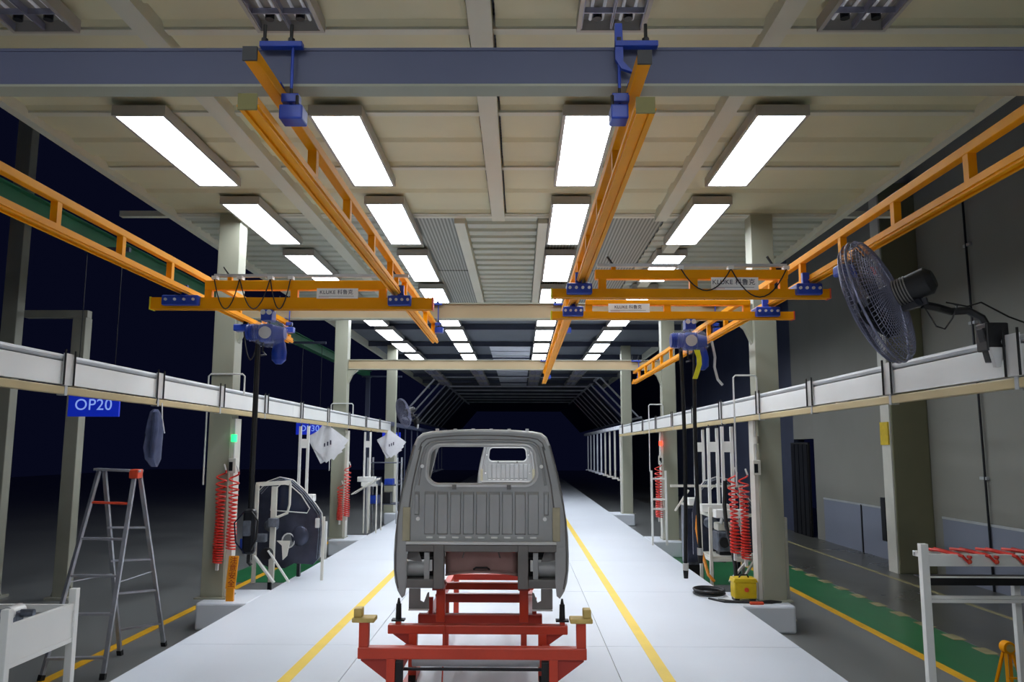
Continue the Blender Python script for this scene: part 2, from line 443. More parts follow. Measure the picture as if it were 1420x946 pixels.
piece('web', MB().box(-6.03, -5.97, 2, 32, 4.8, 5.02), 'greenbeam', g)
piece('flange', MB().box(-6.1, -5.9, 2, 32, 4.78, 4.8), 'greenbeam', g); piece('flange', MB().box(-6.1, -5.9, 2, 32, 5.02, 5.04), 'greenbeam', g)
for yy in (2.2, 31.8): piece('leg', MB().box(-6.08, -5.92, yy-.08, yy+.08, FL, 4.78), 'tunneldark', g)

# ================================================================== LAMPS
ROWS = [(-3.93, -3.455), (-2.03, -1.55), (.43, .91), (2.275, 2.755)]
rown = ['outer left', 'inner left', 'inner right', 'outer right']
def make_lamp(lit):
    r = thing('ceiling_lamp', '', 'ceiling lamp', (0, 0, 5.2))
    w, L = .24, 1.05
    m = MB().plate([(-w-.02, -L-.02), (w+.02, -L-.02), (w+.02, L+.02), (-w-.02, L+.02)], [[(-w+.01, -L+.01), (w-.01, -L+.01), (w-.01, L-.01), (-w+.01, L-.01)]], 'z', 5.18, 5.27)
    piece('housing', m, 'lamp_body', r)
    piece('top_cover', MB().box(-w-.02, w+.02, -L-.02, L+.02, 5.27, 5.285), 'lamp_body', r)
    for s in (-1, 1): piece('hanger_rod', MB().cyl((0, s*.7, 5.285), (0, s*.7, 5.44), .012, 6), 'pipe', r)
    if lit:
        piece('diffuser', MB().box(-w+.01, w-.01, -L+.01, L-.01, 5.188, 5.194), 'lens', r, 'glowing white diffuser')
    else:
        for s in (-.115, .115):
            mm = MB()
            for i in range(9): mm.box(s-.11, s+.11, -L+.02+i*.262, -L+.03+i*.262, 5.19, 5.235)
            mm.box(s-.112, s-.106, -L+.02, L-.02, 5.185, 5.24); mm.box(s+.106, s+.112, -L+.02, L-.02, 5.185, 5.24)
            piece('louvre', mm, 'louvre', r)
            tb = piece('tube', MB().cyl((s-.045, -L+.05, 5.25), (s-.045, L-.05, 5.25), .013, 8), 'tube_off', r)
            piece('tube', MB().cyl((s+.045, -L+.05, 5.25), (s+.045, L-.05, 5.25), .013, 8), 'tube_off', r)
            piece('end_socket', MB().cyl((s, L-.16, 5.19), (s, L-.16, 5.26), .035, 10), 'blackmetal', r)
    return r
L0, LP = 7.42 + 1.05, 2.84
order = ['nearest', 'second', 'third', 'fourth', 'fifth', 'sixth', 'seventh', 'eighth', 'ninth']
lit0 = None; off0 = None
for i, (a, b) in enumerate(ROWS):
    xc = (a + b) / 2
    for k in range(9):
        lab = '%s lit white rectangular ceiling lamp of the %s row' % (order[k], rown[i])
        loc = (xc, L0 + LP*k, 5.2)
        if lit0 is None:
            lit0 = make_lamp(True); lit0.location = loc; lit0['label'] = lab; lit0['group'] = 'lit ceiling lamps'
        else: dup(lit0, loc, lab, 'lit ceiling lamps')
    lab = 'unlit mirrored louvre lamp at the near end of the %s row' % rown[i]
    loc = (xc+.02, 4.78, 5.2)
    if off0 is None:
        off0 = make_lamp(False); off0.location = loc; off0['label'] = lab; off0['group'] = 'unlit ceiling lamps nearest the camera'
    else: dup(off0, loc, lab, 'unlit ceiling lamps nearest the camera')
    for k in range(3):  # unseen lamps added to brighten the cab's rear and the near beam
        dup(lit0, (xc, L0 - LP*(3+k), 5.2), 'added unseen lamp behind the camera, %s back in the %s row' % (order[k], rown[i]), 'lit ceiling lamps')
    for k in range(9, 12):
        dup(off0, (xc, L0+LP*k, 5.2), '%s unlit lamp beyond the lit ones, far down the %s row' % (['first', 'second', 'third'][k-9], rown[i]), 'unlit ceiling lamps far away')

# ================================================================== CRANE TRACKS
def crail(m, p0, p1, w, z0, z1, axis):
    """C profile with a slot underneath, extruded along an axis"""
    a, t, s = w/2, .012, .018
    pr = [(-a, z0), (-s, z0), (-s, z0+t), (-a+t, z0+t), (-a+t, z1-t), (a-t, z1-t), (a-t, z0+t), (s, z0+t), (s, z0), (a, z0), (a, z1), (-a, z1)]
    return pr
def track(name, x, y0, y1, first, label, end_far=True):
    r = thing(name, label, 'crane rail', (x, y0, 3.5), 'orange crane rails hung under the beams')
    pr = [(x+a, b) for a, b in crail(None, 0, 0, .078, 3.50, 3.567, 'y')]
    piece('bottom_rail', MB().plate(pr, [], 'y', y0, y1), 'orange', r)
    piece('rail_lip', MB().box(x-.050, x+.050, y0, y1, 3.515, 3.524), 'orange', r)
    piece('slot_lining', MB().box(x-.026, x+.026, y0+.02, y1-.02, 3.545, 3.552), 'orange_dark', r)
    piece('top_chord', MB().box(x-.030, x+.030, y0+.0, y1-.15, 3.733, 3.793), 'orange', r, bevel=.005)
    y = first
    while y < y1-.2:
        piece('upright', MB().box(x-.026, x+.026, y-.028, y+.028, 3.56, 3.74), 'orange', r)
        y += .95
    piece('end_cap', MB().box(x-.033, x+.033, y0-.012, y0+.0, 3.730, 3.796), 'black', r, 'black end cap of the top chord')
    piece('end_cap', MB().box(x-.043, x+.043, y0-.012, y0, 3.497, 3.572), 'endcap', r, 'olive end cap of the bottom rail')
    piece('stop', MB().box(x-.02, x+.02, y1-.12, y1-.04, 3.567, 3.61), 'orange', r)
    return r
TX = [-3.31, -1.22, .563, 2.655]
track('crane_track', TX[0], 1.2, F0+.25, 1.75, 'orange truss rail along the left side, ending at the nearest left column')
track('crane_track', TX[1], 3.43, F0+.25, 4.56, 'orange truss rail left of centre, its near end under the slate beam')
track('crane_track', TX[2], 3.47, F0+SP+.25, 4.56, 'long orange truss rail right of centre, reaching to the second beam')
track('crane_track', TX[3], 1.2, F0+SP+.25, 1.76, 'long orange truss rail along the right side, passing behind the wall fan')

def hanger(x, yb, near, label, off, cat='bracket'):
    """blue bracket clamped round the beam with rods down to the rail"""
    r = thing('rail_hanger', label, cat, (x, yb, 3.8), 'blue hangers clamping the rails to the beams')
    s = 1 if off > 0 else -1
    xb = x + off
    yy = yb-.10
    lo, hi = x-.09, x+.125
    piece('top_plate', MB().box(lo, hi, yy-.022, yy+.022, 3.995, 4.025), 'blue', r, bevel=.004)
    piece('rear_plate', MB().box(lo, hi, yb+.09, yb+.13, 4.0, 4.03), 'blue', r)
    for xx in (lo+.02, hi-.06):
        piece('bolt', MB().cyl((xx, yy, 4.02), (xx, yy, 4.12), .009, 8), 'black', r)
        piece('strap', MB().box(xx-.012, xx+.012, yy, yb+.11, 4.036, 4.048), 'blue', r)
        piece('nut', MB().cyl((xx, yy, 4.025), (xx, yy, 4.045), .018, 6), 'blackmetal', r)
    piece('rod', MB().cyl((xb, yy, 3.78), (xb, yy, 4.02), .008, 8), 'blue', r)
    if s < 0:
        piece('gusset', MB().plate([(xb-.02, 4.12), (xb+.016, 4.12), (xb+.02, 4.0), (xb+.02, 3.92), (xb+.07, 3.86), (xb+.01, 3.88), (xb-.02, 3.93)], [], 'y', yy-.012, yy+.012), 'blue', r)
    piece('lower_rod', MB().cyl((xb, yy, 3.67), (xb, yy, 3.78), .008, 8), 'black', r)
    piece('upper_clamp', MB().box(min(xb, x+.034)-.0 if s > 0 else xb-.04, xb+.045, yy-.03, yy+.03, 3.70, 3.745), 'blue', r, bevel=.004)
    piece('lower_clamp', MB().box(x+.034 if s > 0 else xb-.05, xb+.075 if s > 0 else x-.034, yy-.06, yy+.05, 3.60, 3.675), 'blue', r, bevel=.008)
    piece('clamp_lip', MB().box(x-.03, x+.03, yy-.03, yy+.03, 3.795, 3.805), 'blue', r)
    piece('side_bolt', MB().cyl((xb+.04*s, yy-.03, 3.66), (xb+.04*s, yy-.03, 3.73), .008, 8), 'black', r)
    return r
hanger(TX[1], FY[0], 1, 'blue hanger with two threaded bolts on the slate beam, left of centre', .075)
hanger(TX[2], FY[0], 1, 'blue hanger with a gusset on the slate beam, right of centre', -.07)
hanger(TX[0], FY[0], 1, 'blue hanger on the slate beam above the left side rail', .075)
hanger(TX[3], FY[0], 1, 'blue hanger on the slate beam above the right side rail', .075)
for nm, x, yb in (('left side rail', TX[0], F0), ('left centre rail', TX[1], F0), ('right centre rail', TX[2], F0), ('right side rail', TX[3], F0)):
    hanger(x, yb, 0, 'small blue hanger on the first tan beam above the %s' % nm, .075)
for nm, x, yb in (('right centre rail', TX[2], F0+SP), ('right side rail', TX[3], F0+SP)):
    hanger(x, yb, 0, 'small blue hanger on the second tan beam above the %s' % nm, .075)

# ================================================================== CRANE BRIDGES
def bridge(y, x0, x1, xt0, xt1, z0, z1, z2, z3, ups, trucks, sign, label):
    r = thing('crane_bridge', label, 'crane bridge', (x0, y, z0), 'orange crane bridges slung under the rails')
    pr = [(y+a, b) for a, b in crail(None, 0, 0, .10, z0, z1, 'x')]
    piece('bottom_rail', MB().plate(pr, [], 'x', x0, x1), 'orange', r)
    piece('top_chord', MB().box(xt0, xt1, y-.04, y+.04, z2, z3), 'orange', r, bevel=.008)
    for u in ups: piece('upright', MB().box(u-.035, u+.035, y-.03, y+.03, z1-.005, z2+.005), 'orange', r)
    for a, b in trucks:
        t = piece('end_truck', MB().box(a, b, y-.11, y+.11, 3.375, 3.475), 'blue', r, bevel=.012)
        n = 4
        for i in range(n):
            xx = a + (b-a)*(i+.5)/n
            piece('bolt', MB().cyl((xx, y-.125, 3.43), (xx, y-.11, 3.43), .014, 8), 'body_light', t)
        piece('wheel_arm', MB().box((a+b)/2-.03, (a+b)/2+.03, y-.02, y+.02, 3.47, 3.59), 'blue', t)
    for xx in (x0-.01, x1): piece('end_cap', MB().box(xx, xx+.012, y-.055, y+.055, z0-.005, z1+.005), 'redplastic' if xx == x1 else 'tape', r)
    sx0, sx1 = sign
    pl = piece('name_plate', MB().box(sx0, sx1, y-.052, y-.046, z1-.01, z2+.012), 'label', r, 'white name plate with dark lettering')
    h = z2 - z1
    text('lettering', 'KLUKE 科鲁克', h*.64, ((sx0+sx1)/2-.01, y-.054, z1+h*.64), (PI/2, 0, 0), 'labelink', pl, .0006)
    piece('small_print', MB().box(sx0+.02, sx1-.04, y-.0535, y-.0525, z1+h*.14, z1+h*.17), 'labelink', pl)
    piece('small_print', MB().box(sx0+.02, sx0+.12, y-.0535, y-.0525, z1+h*.03, z1+h*.06), 'labelred', pl)
    return r
bridge(7.8, -3.62, -.86, -3.10, -1.31, 3.346, 3.461, 3.54, 3.635, [-3.065, -2.22, -1.35], [(-3.49, -3.13), (-1.285, -1.06)], (-1.99, -1.585), 'orange bridge with white name plate, spanning the two left rails')
bridge(7.2, .29, 2.78, .68, 2.42, 3.353, 3.433, 3.526, 3.613, [.745, 1.57, 2.38], [(.418, .646), (2.47, 2.70)], (1.722, 2.145), 'nearer and upper orange bridge with a name plate, on the right rails')
bridge(8.4, .334, 2.86, .69, 2.42, 3.355, 3.432, 3.501, 3.558, [.725, 1.55, 2.38], [(.448, .661), (2.458, 2.707)], (.927, 1.359), 'farther and lower orange bridge with a name plate, on the right rails')
def arc(p, q, sag, n=12):
    p = Vector(p); q = Vector(q)
    return [p.lerp(q, i/n) - Vector((0, 0, sag*4*(i/n)*(1-i/n))) for i in range(n+1)]
def festoon(y, x0, x1, z, loops, label):
    r = thing('festoon_rail', label, 'cable rail', (x0, y, z), 'festoon rails over the bridges')
    piece('rail', MB().box(x0, x1, y-.02, y+.02, z-.012, z+.016), 'pipe', r)
    for xx in (x0+.15, x1-.12):
        piece('support_arm', MB().bar((xx, y, z), (xx-.06, y-.02, z+.085), .02, .012), 'blackmetal', r)
        piece('bracket', MB().box(xx-.02, xx+.02, y-.01, y+.04, z-.12, z-.01), 'orange', r)
    for a, b, s in loops:
        piece('cable', MB().tube(arc((a, y-.06, z-.04), (b, y-.06, z-.04), s), .006, 5), 'black', r)
    for xx in sorted(set([l[0] for l in loops] + [l[1] for l in loops])):
        piece('cable_trolley', MB().box(xx-.025, xx+.025, y-.07, y+.0, z-.045, z-.012), 'body_light', r)
    return r
festoon(7.8, -3.02, -1.1, 3.685, [(-3.0, -2.75, .3), (-2.75, -2.45, .3), (-2.45, -2.25, .3)], 'thin grey cable rail with black cable loops over the left bridge')
festoon(7.2, .70, 2.42, 3.655, [(1.45, 1.9, .2), (1.9, 2.4, .26)], 'thin grey cable rail with hanging loops over the nearer right bridge')
# power cable sagging along tracks
def cable(name, pts, r, m, label, cat='cable', group=None):
    o = MB().tube(pts, r, 8).build(name, m); return tag(o, label, cat, group)

# ================================================================== HOISTS
def hoist(x, y, z, label, side=1):
    r = thing('chain_hoist', label, 'hoist', (x, y, z), 'blue chain hoists')
    piece('trolley', MB().box(x-.055, x+.055, y-.075, y+.075, z-.06, z+.05), 'blue', r, bevel=.01)
    for s in (-1, 1): piece('wheel', MB().cyl((x+s*.03, y-.09, z+.02), (x+s*.03, y-.075, z+.02), .025, 12), 'body_light', r)
    piece('hook', MB().tube([(x, y, z-.05), (x+.015, y, z-.075), (x, y, z-.10)], .012), 'blackmetal', r)
    b = piece('body', MB().box(x-.07, x+.07, y-.08, y+.08, z-.27, z-.09), 'blue', r, bevel=.025)
    mo = piece('motor', MB().cyl((x-.07, y, z-.17), (x-.20, y, z-.17), .075, 16), 'blue', r, smooth=True)
    for i in range(5): piece('cooling_fin', MB().cyl((x-.09-i*.02, y, z-.17), (x-.096-i*.02, y, z-.17), .085, 16), 'blue', mo)
    piece('gear_case', MB().cyl((x+.07, y, z-.18), (x+.17, y, z-.18), .08, 14, .06), 'blue', r, smooth=True)
    piece('face_cover', MB().cyl((x, y-.095, z-.18), (x, y-.08, z-.18), .06, 14), 'body_light', r)
    bag = MB(); lo = []
    for j, (rr, zz) in enumerate(((.03, .22), (.06, .28), (.075, .36), (.07, .44), (.03, .48))):
        lo.append([Vector((x+side*.12+math.cos(a)*rr, y+math.sin(a)*rr*.8, z-zz)) for a in [2*PI*i/12 for i in range(12)]])
    bag.loft(lo, caps=True)
    piece('chain_bag', bag, 'blue', r, smooth=True)
    piece('lower_hook', MB().tube([(x-.03, y-.03, z-.27), (x-.03, y-.03, z-.36), (x-.0, y-.03, z-.39), (x-.05, y-.03, z-.40)], .01), 'blackmetal', r)
    piece('plastic_film', MB().sphere((x+.02, y-.02, z-.18), (.19, .13, .14), 12, 8), 'film', r, smooth=True)
    return r
hoist(-2.47, 7.8, 3.29, 'blue chain hoist under the left bridge, wrapped in clear film')
hoist(1.78, 8.4, 3.30, 'blue chain hoist under the farther right bridge')
tag(MB().tube([(2.0, 8.36, 3.12), (2.03, 8.36, 2.95), (2.02, 8.36, 2.85), (2.05, 8.36, 2.72), (2.10, 8.36, 2.66)], .014).build('hose_end', 'body_light'), 'short grey hose hanging from the right hoist', 'hose')
tag(MB().loft([[Vector((1.80+a, 8.3, 3.02)), Vector((1.86+a, 8.3, 3.02)), Vector((1.86+a, 8.31, 3.02)), Vector((1.80+a, 8.31, 3.02))] if i == 0 else [Vector((1.80+.03*math.sin(i)-.0, 8.3, 3.02-.075*i)), Vector((1.85+.03*math.sin(i), 8.3, 3.02-.075*i)), Vector((1.85+.03*math.sin(i), 8.31, 3.02-.075*i)), Vector((1.80+.03*math.sin(i), 8.31, 3.02-.075*i))] for i, a in enumerate((0, 0, 0, 0, 0))], caps=True).build('warning_tape', 'tape'), 'yellow tape strip hanging from the right hoist', 'tape')
def straight(x, y, z0, z1, r=.028, dx=0):
    return [(x+dx*math.sin(i/10*PI), y, z0+(z1-z0)*i/10) for i in range(11)]
cable('control_hose', straight(-2.56, 7.8, 3.1, 1.43), .027, 'black', 'thick black hose hanging straight down from the left hoist', 'hose')
cable('control_hose', straight(1.68, 8.4, 3.16, .85, dx=.02), .02, 'black', 'black hose hanging from the right hoist, nearer the cab', 'hose')
cable('control_hose', straight(1.83, 8.4, 3.16, 1.0, dx=-.02), .02, 'black', 'black hose hanging from the right hoist under the yellow tape', 'hose')
for x_, z_, w_ in ((1.68, .85, 'at the end of the black hose nearer the cab'), (1.83, 1.0, 'at the end of the black hose under the yellow tape')):
    t = thing('quick_coupler', 'small chrome and black coupler %s' % w_, 'coupler', (x_, 8.4, z_-.14))
    piece('sleeve', MB().cyl((x_, 8.4, z_-.06), (x_, 8.4, z_+.01), .03, 14), 'body_light', t, 'chrome sleeve', smooth=True)
    piece('grip', MB().cyl((x_, 8.4, z_-.14), (x_, 8.4, z_-.06), .022, 12, .028), 'black', t, smooth=True)
# gripper end of the left hose
t = thing('lifting_gripper', 'dark lifting gripper at the end of the left black hose', 'gripper', (-2.56, 7.8, .9), None)
piece('body', MB().box(-2.62, -2.50, 7.75, 7.85, 1.0, 1.42), 'blackmetal', t, bevel=.03)
piece('valve_block', MB().box(-2.60, -2.53, 7.71, 7.75, 1.18, 1.32), 'engine', t, bevel=.008)
piece('valve_block', MB().box(-2.64, -2.60, 7.77, 7.83, 1.05, 1.15), 'blue', t, bevel=.008)
piece('air_tube', MB().tube([(-2.53, 7.74, 1.40), (-2.46, 7.72, 1.32), (-2.47, 7.72, 1.15), (-2.52, 7.74, 1.05)], .010), 'black', t, smooth=True)
piece('air_tube', MB().tube([(-2.60, 7.74, 1.40), (-2.68, 7.72, 1.30), (-2.66, 7.72, 1.12), (-2.58, 7.74, 1.02)], .008), 'glass', t, smooth=True)
piece('grip_handle', MB().tube([(-2.56, 7.8, 1.0), (-2.56, 7.8, .93), (-2.53, 7.8, .90)], .018), 'black', t)
# trolley pendants on side rails
def rail_carriage(x, y, label):
    r = thing('cable_carriage', label, 'carriage', (x, y, 3.36), 'cable carriages on the right side rail')
    piece('body', MB().box(x-.13, x+.09, y-.07, y+.07, 3.39, 3.475), 'blue', r, bevel=.015)
    piece('stub', MB().box(x+.09, x+.2, y-.04, y+.04, 3.40, 3.46), 'redplastic', r, bevel=.008)
    piece('neck', MB().box(x-.03, x+.03, y-.02, y+.02, 3.47, 3.56), 'blackmetal', r)
    piece('cable', MB().tube(arc((x+.17, y, 3.4), (x-.02, y, 3.40), .35), .008), 'black', r)
    return r
rail_carriage(TX[3]+.02, 6.4, 'blue cable carriage with a drooping black loop near the wall fan')
rail_carriage(TX[0], 9.6, 'blue cable carriage on the left side rail behind the bridge')

# ================================================================== SIDE SERVICE TRUNKING
def trunking(side, x, y0, y1, label, clamps, dz=0.0):
    s = 1 if side == 'left' else -1        # direction towards the line
    r = thing('service_trunking', label, 'trunking', (x, y0, 2.43))
    xa, xb = sorted((x, x - s*.06))
    n = 4; seg = (y1-y0)/n
    for i in range(n):
        piece('cover_plate', MB().box(xa, xb, y0+i*seg+.004, y0+(i+1)*seg-.004, 2.505, 2.70), 'duct', r, bevel=.004)
    piece('lower_tube', MB().box(xa, xb+.0, y0, y1, 2.425, 2.492), 'tan', r, bevel=.008)
    piece('top_pipe', MB().cyl((x-s*.02, y0, 2.735), (x-s*.02, y1, 2.735), .026, 10), 'pipe', r, smooth=True)
    piece('back_pipe', MB().cyl((x-s*.055, y0, 2.73), (x-s*.055, y1, 2.73), .02, 8), 'pipe', r, smooth=True)
    for y in clamps:
        c = piece('clamp_plate', MB().box(min(x, x+s*.012), max(x, x+s*.012), y-.07, y+.07, 2.50, 2.77), 'body_light', r)
        for q in (-.075, .075):
            piece('clamp_bolt', MB().cyl((x+s*.02, y+q, 2.50), (x+s*.02, y+q, 2.80), .009, 6), 'black', c)
        piece('saddle', MB().box(xa-.004, xb+.004, y-.02, y+.02, 2.415, 2.50), 'pipe', c)
    r.location.z += dz
    return r
LXR, RXR = -3.92, 3.21
trunking('left', -3.85, 3.2, 24.2, 'white service trunking with a grey pipe on top along the left columns', [6.8, 8.56, 10.36, 12.2, 14.2, 16.2, 18.2, 20.2, 22.2], dz=.02)
trunking('right', 3.13, 3.2, 25.6, 'white service trunking with a grey pipe on top along the right columns', [5.1, 6.85, 8.7, 10.6, 12.6, 14.6, 16.6, 18.6, 20.6, 22.6, 24.6], dz=-.035)
def uframe(x0, x1, y, label):
    r = thing('pipe_hoop', label, 'hoop', (x0, y, 2.77), 'thin pipe hoops over the trunking')
    piece('pipe', MB().tube([(x0, y, 2.5), (x0, y, 2.98), (x0+.03, y, 3.01), (x1-.03, y, 3.01), (x1, y, 2.98), (x1, y, 2.72)], .012), 'body_light', r)
    piece('down_pipe', MB().tube([(x0, y, 1.5), (x0, y, 2.5)], .012), 'body_light', r)
uframe(-4.30, -3.80, 11.08, 'thin pipe hoop round the nearest left column above the trunking')
uframe(-4.30, -3.80, 18.4, 'thin pipe hoop round the second left column above the trunking')
uframe(2.93, 3.25, 11.08, 'thin pipe hoop beside the nearest right column above the trunking')
uframe(2.93, 3.25, 18.4, 'thin pipe hoop beside the second right column above the trunking')
# small things on the trunking
tag(MB().box(3.155, 3.168, 7.8, 8.1, 2.415, 2.5).build('paper_label', 'label'), 'small white label on the right tan tube', 'label')

# ================================================================== CAB
CY = 7.2
def cab():
    r = thing('truck_cab', 'bare grey truck cab shell on the red skid, nearest the camera', 'vehicle cab', (CX, CY, .5), 'grey truck cab shells on the line')
    half = [(0, 2.173), (.25, 2.168), (.45, 2.155), (.53, 2.140), (.575, 2.105), (.598, 2.05), (.625, 1.94), (.66, 1.80), (.695, 1.66), (.725, 1.52), (.748, 1.38), (.762, 1.24), (.768, 1.08), (.765, .95), (.752, .85), (.73, .78), (.70, .73)]
    def outline(sc=1.0, dz=0.0, sx=1.0):
        right = [(h*sx, z+dz) for h, z in half]
        left = [(-h*sx, z+dz) for h, z in half[1:]][::-1]
        return left + right
    # body shell: lofted strips with door openings
    secs = [(7.20, .975, -.012), (7.225, .995, -.002), (7.28, 1.0, 0), (7.44, 1.0, .004), (8.34, 1.0, .0), (8.5, .99, -.02), (8.62, .975, -.06), (8.70, .94, -.10)]
    loops = [[Vector((CX+a, y, b)) for a, b in outline(1, dz, sx)] for y, sx, dz in secs]
    n = len(loops[0]); vs = [p for l in loops for p in l]; fs = []
    for j in range(len(loops)-1):
        for i in range(n-1):
            zc = (loops[j][i].z + loops[j][i+1].z)/2
            if j == 3 and .86 < zc < 2.0: continue      # door aperture
            fs.append((j*n+i, j*n+i+1, (j+1)*n+i+1, (j+1)*n+i))
    piece('body_shell', MB().add(vs, fs), 'body', r, smooth=True, solid=.012)
    # rear frame around the back panel
    inner_h = [(.0, 2.085), (.40, 2.08), (.47, 2.06), (.515, 2.01), (.545, 1.90), (.575, 1.76), (.602, 1.6), (.618, 1.42), (.622, 1.185)]
    inner = [(CX-a, b) for a, b in inner_h[1:]][::-1] + [(CX+a, b) for a, b in inner_h]
    full = outline(1, -.012, .975)
    lower = [(.70, .73), (.655, .74), (.645, .85), (.645, 1.15)]
    outer = [(CX+a, b) for a, b in full] + [(CX+a, b) for a, b in lower[1:]] + [(CX-a, b) for a, b in lower[1:]][::-1]
    outer = outer[:]
    piece('rear_frame', MB().plate(outer, [inner], 'y', 7.196, 7.214), 'body', r, bevel=.004)
    # roof lip
    m = MB()
    rim = [(-.575, 2.10), (-.53, 2.135), (-.45, 2.15), (-.25, 2.165), (0, 2.17), (.25, 2.165), (.45, 2.15), (.53, 2.135), (.575, 2.10), (.60, 2.04)]
    rim = [(-.60, 2.04)] + rim
    m.tube([(CX+a*.985, 7.195, b-.012) for a, b in rim], .012, 8)
    piece('roof_lip', m, 'body_light', r, smooth=True)
    m = MB()
    m.tube([(CX+a*.93, 7.195, b-.052) for a, b in rim], .006, 6)
    piece('roof_seam', m, 'body_dark', r, smooth=True)
    for k in range(6): piece('roof_tab', MB().box(CX-.40+k*.16-.014, CX-.40+k*.16+.014, 7.2, 7.24, 2.15, 2.176), 'body_light', r)
    # back panel with window
    def rr(hx, z0, z1, rad, top=None, n=6):
        pts = []
        for cx_, cz, a0 in ((hx-rad, z0+rad, -90), (hx*.965-rad, z1-rad, 0), (-hx*.965+rad, z1-rad, 90), (-hx+rad, z0+rad, 180)):
            for i in range(n+1):
                a = math.radians(a0 + 90*i/n); pts.append((CX+cx_+rad*math.cos(a), cz+rad*math.sin(a)))
        return pts
    win_out = rr(.50, 1.665, 2.045, .12)
    win_mid = rr(.485, 1.685, 2.03, .105); win_in = rr(.47, 1.70, 2.015, .09)
    inner2 = [(CX+(a-CX)*1.012, b+.006) for a, b in inner]
    inner2 = [(a, max(b, 1.17)) for a, b in inner2]
    bp = piece('back_panel', MB().plate(inner2, [win_out], 'y', 7.212, 7.226), 'body', r)
    m = MB()
    lo = [[Vector((a, 7.212, b)) for a, b in win_out], [Vector((a, 7.198, b)) for a, b in win_out], [Vector((a, 7.194, b)) for a, b in win_mid], [Vector((a, 7.21, b)) for a, b in win_in], [Vector((a, 7.235, b)) for a, b in win_in]]
    m.loft(lo); piece('window_flange', m, 'body_light', r, 'bright bare flange round the rear window opening', smooth=True, solid=.003)
    # arch swage over the window
    m = MB(); sw = [(-.56, 1.68), (-.545, 1.80), (-.52, 1.93), (-.49, 2.02), (-.44, 2.058), (-.3, 2.068), (0, 2.073)]
    sw = sw + [(-a, b) for a, b in sw[:-1]][::-1]
    m.tube([(CX+a, 7.205, b) for a, b in sw], .011, 8); piece('window_swage', m, 'body', r, smooth=True)
    for s in (-1, 1):
        m = MB(); m.tube([(CX+s*a, 7.2, b) for a, b in ((.535, 2.02), (.575, 1.85), (.61, 1.68), (.632, 1.5), (.638, 1.2))], .008, 6); piece('panel_seam', m, 'body_dark', r, smooth=True)
        m = MB(); m.tube([(CX+s*a, 7.19, b) for a, b in ((.60, 2.03), (.63, 1.92), (.665, 1.78), (.70, 1.62), (.72, 1.5), (.735, 1.36), (.742, 1.1), (.74, .95), (.715, .80))], .007, 6); piece('side_seam', m, 'body_dark', r, smooth=True)
        piece('plug', MB().cyl((CX+s*.525, 7.2, 1.845), (CX+s*.525, 7.19, 1.845), .017, 10), 'plug', r)
        piece('plug', MB().cyl((CX+s*.555, 7.2, 1.39), (CX+s*.555, 7.19, 1.39), .018, 10), 'plug', r)
        piece('clip', MB().box(CX+s*.24-.018, CX+s*.24+.018, 7.185, 7.2, 1.645, 1.685), 'body_dark', r)
        piece('sealed_strip', MB().box(CX+s*.655-.033, CX+s*.655+.033, 7.185, 7.2, 1.20, 1.49), 'body_tan', r, 'tan sealed strip beside the back panel', bevel=.004)
    # pressed ribs
    for k in range(11):
        xc = CX + (k-5)*.1135
        w = .048 if 0 < k < 10 else .022
        z0 = 1.255 if 0 < k < 10 else 1.42
        m = MB()
        lo = []
        for z, ins in ((z0, .012), (z0+.015, 0), (1.60, 0), (1.625, .012)):
            pass
        A = [(xc-w, z0), (xc+w, z0), (xc+w, 1.625), (xc-w, 1.625)]; B = [(xc-w+.008, z0+.012), (xc+w-.008, z0+.012), (xc+w-.008, 1.60), (xc-w+.008, 1.60)]
        m.loft([[Vector((a, 7.212, b)) for a, b in A], [Vector((a, 7.188, b)) for a, b in B]], caps=True)
        piece('pressed_rib', m, 'body', bp)
    for k in range(9):
        xc = CX + (k-4)*.1135
        piece('slot_light', MB().box(xc-.03, xc+.03, 7.204, 7.213, 1.222, 1.238), 'plug', bp, bevel=.006)  # white bars painted for the light passing through open slots
    # sill and lower rear structure
    piece('rear_sill', MB().box(CX-.655, CX+.655, 7.165, 7.215, 1.172, 1.198), 'body_light', r, bevel=.006)
    piece('rear_sill', MB().box(CX-.655, CX+.655, 7.185, 7.30, 1.11, 1.168), 'body_dark', r, bevel=.004)
    for s in (-1, 1):
        xo = CX + s*.365
        piece('chassis_post', MB().box(xo-.045, xo+.045, 7.165, 7.27, .80, 1.17), 'body_dark', r, bevel=.006)
        # wheel housing
        xa, xb = sorted((CX+s*.41, CX+s*.655))
        piece('inner_wing', MB().box(xa, xb, 7.42, 7.44, .82, 1.11), 'black', r)
        piece('lower_rail', MB().box(xa, xb, 7.2, 7.42, .80, .875), 'body_dark', r, bevel=.006)
        piece('wheel_housing', MB().cyl((CX+s*.66, 7.34, .95), (CX+s*.50, 7.34, .95), .075, 18), 'body', r, smooth=True)
        piece('strut', MB().box(CX+s*.475-.022, CX+s*.475+.022, 7.22, 7.26, .86, 1.10), 'body', r)
        piece('wing_panel', MB().plate([(CX+s*.655, 1.11), (CX+s*.56, 1.11), (CX+s*.52, 1.0), (CX+s*.655, 1.03)], [], 'y', 7.30, 7.31), 'body_dark', r)
        piece('bracket', MB().box(min(CX+s*.43, CX+s*.47), max(CX+s*.43, CX+s*.47), 7.24, 7.28, .94, 1.03), 'body_light', r)
        sk = [(CX+s*.62, .80), (CX+s*.52, .80), (CX+s*.52, .70), (CX+s*.49, .685), (CX+s*.46, .765), (CX+s*.445, .77), (CX+s*.445, .625), (CX+s*.62, .625)]
        piece('mud_flap_plate', MB().plate(sk, [], 'y', 7.19, 7.2), 'body_dark', r)
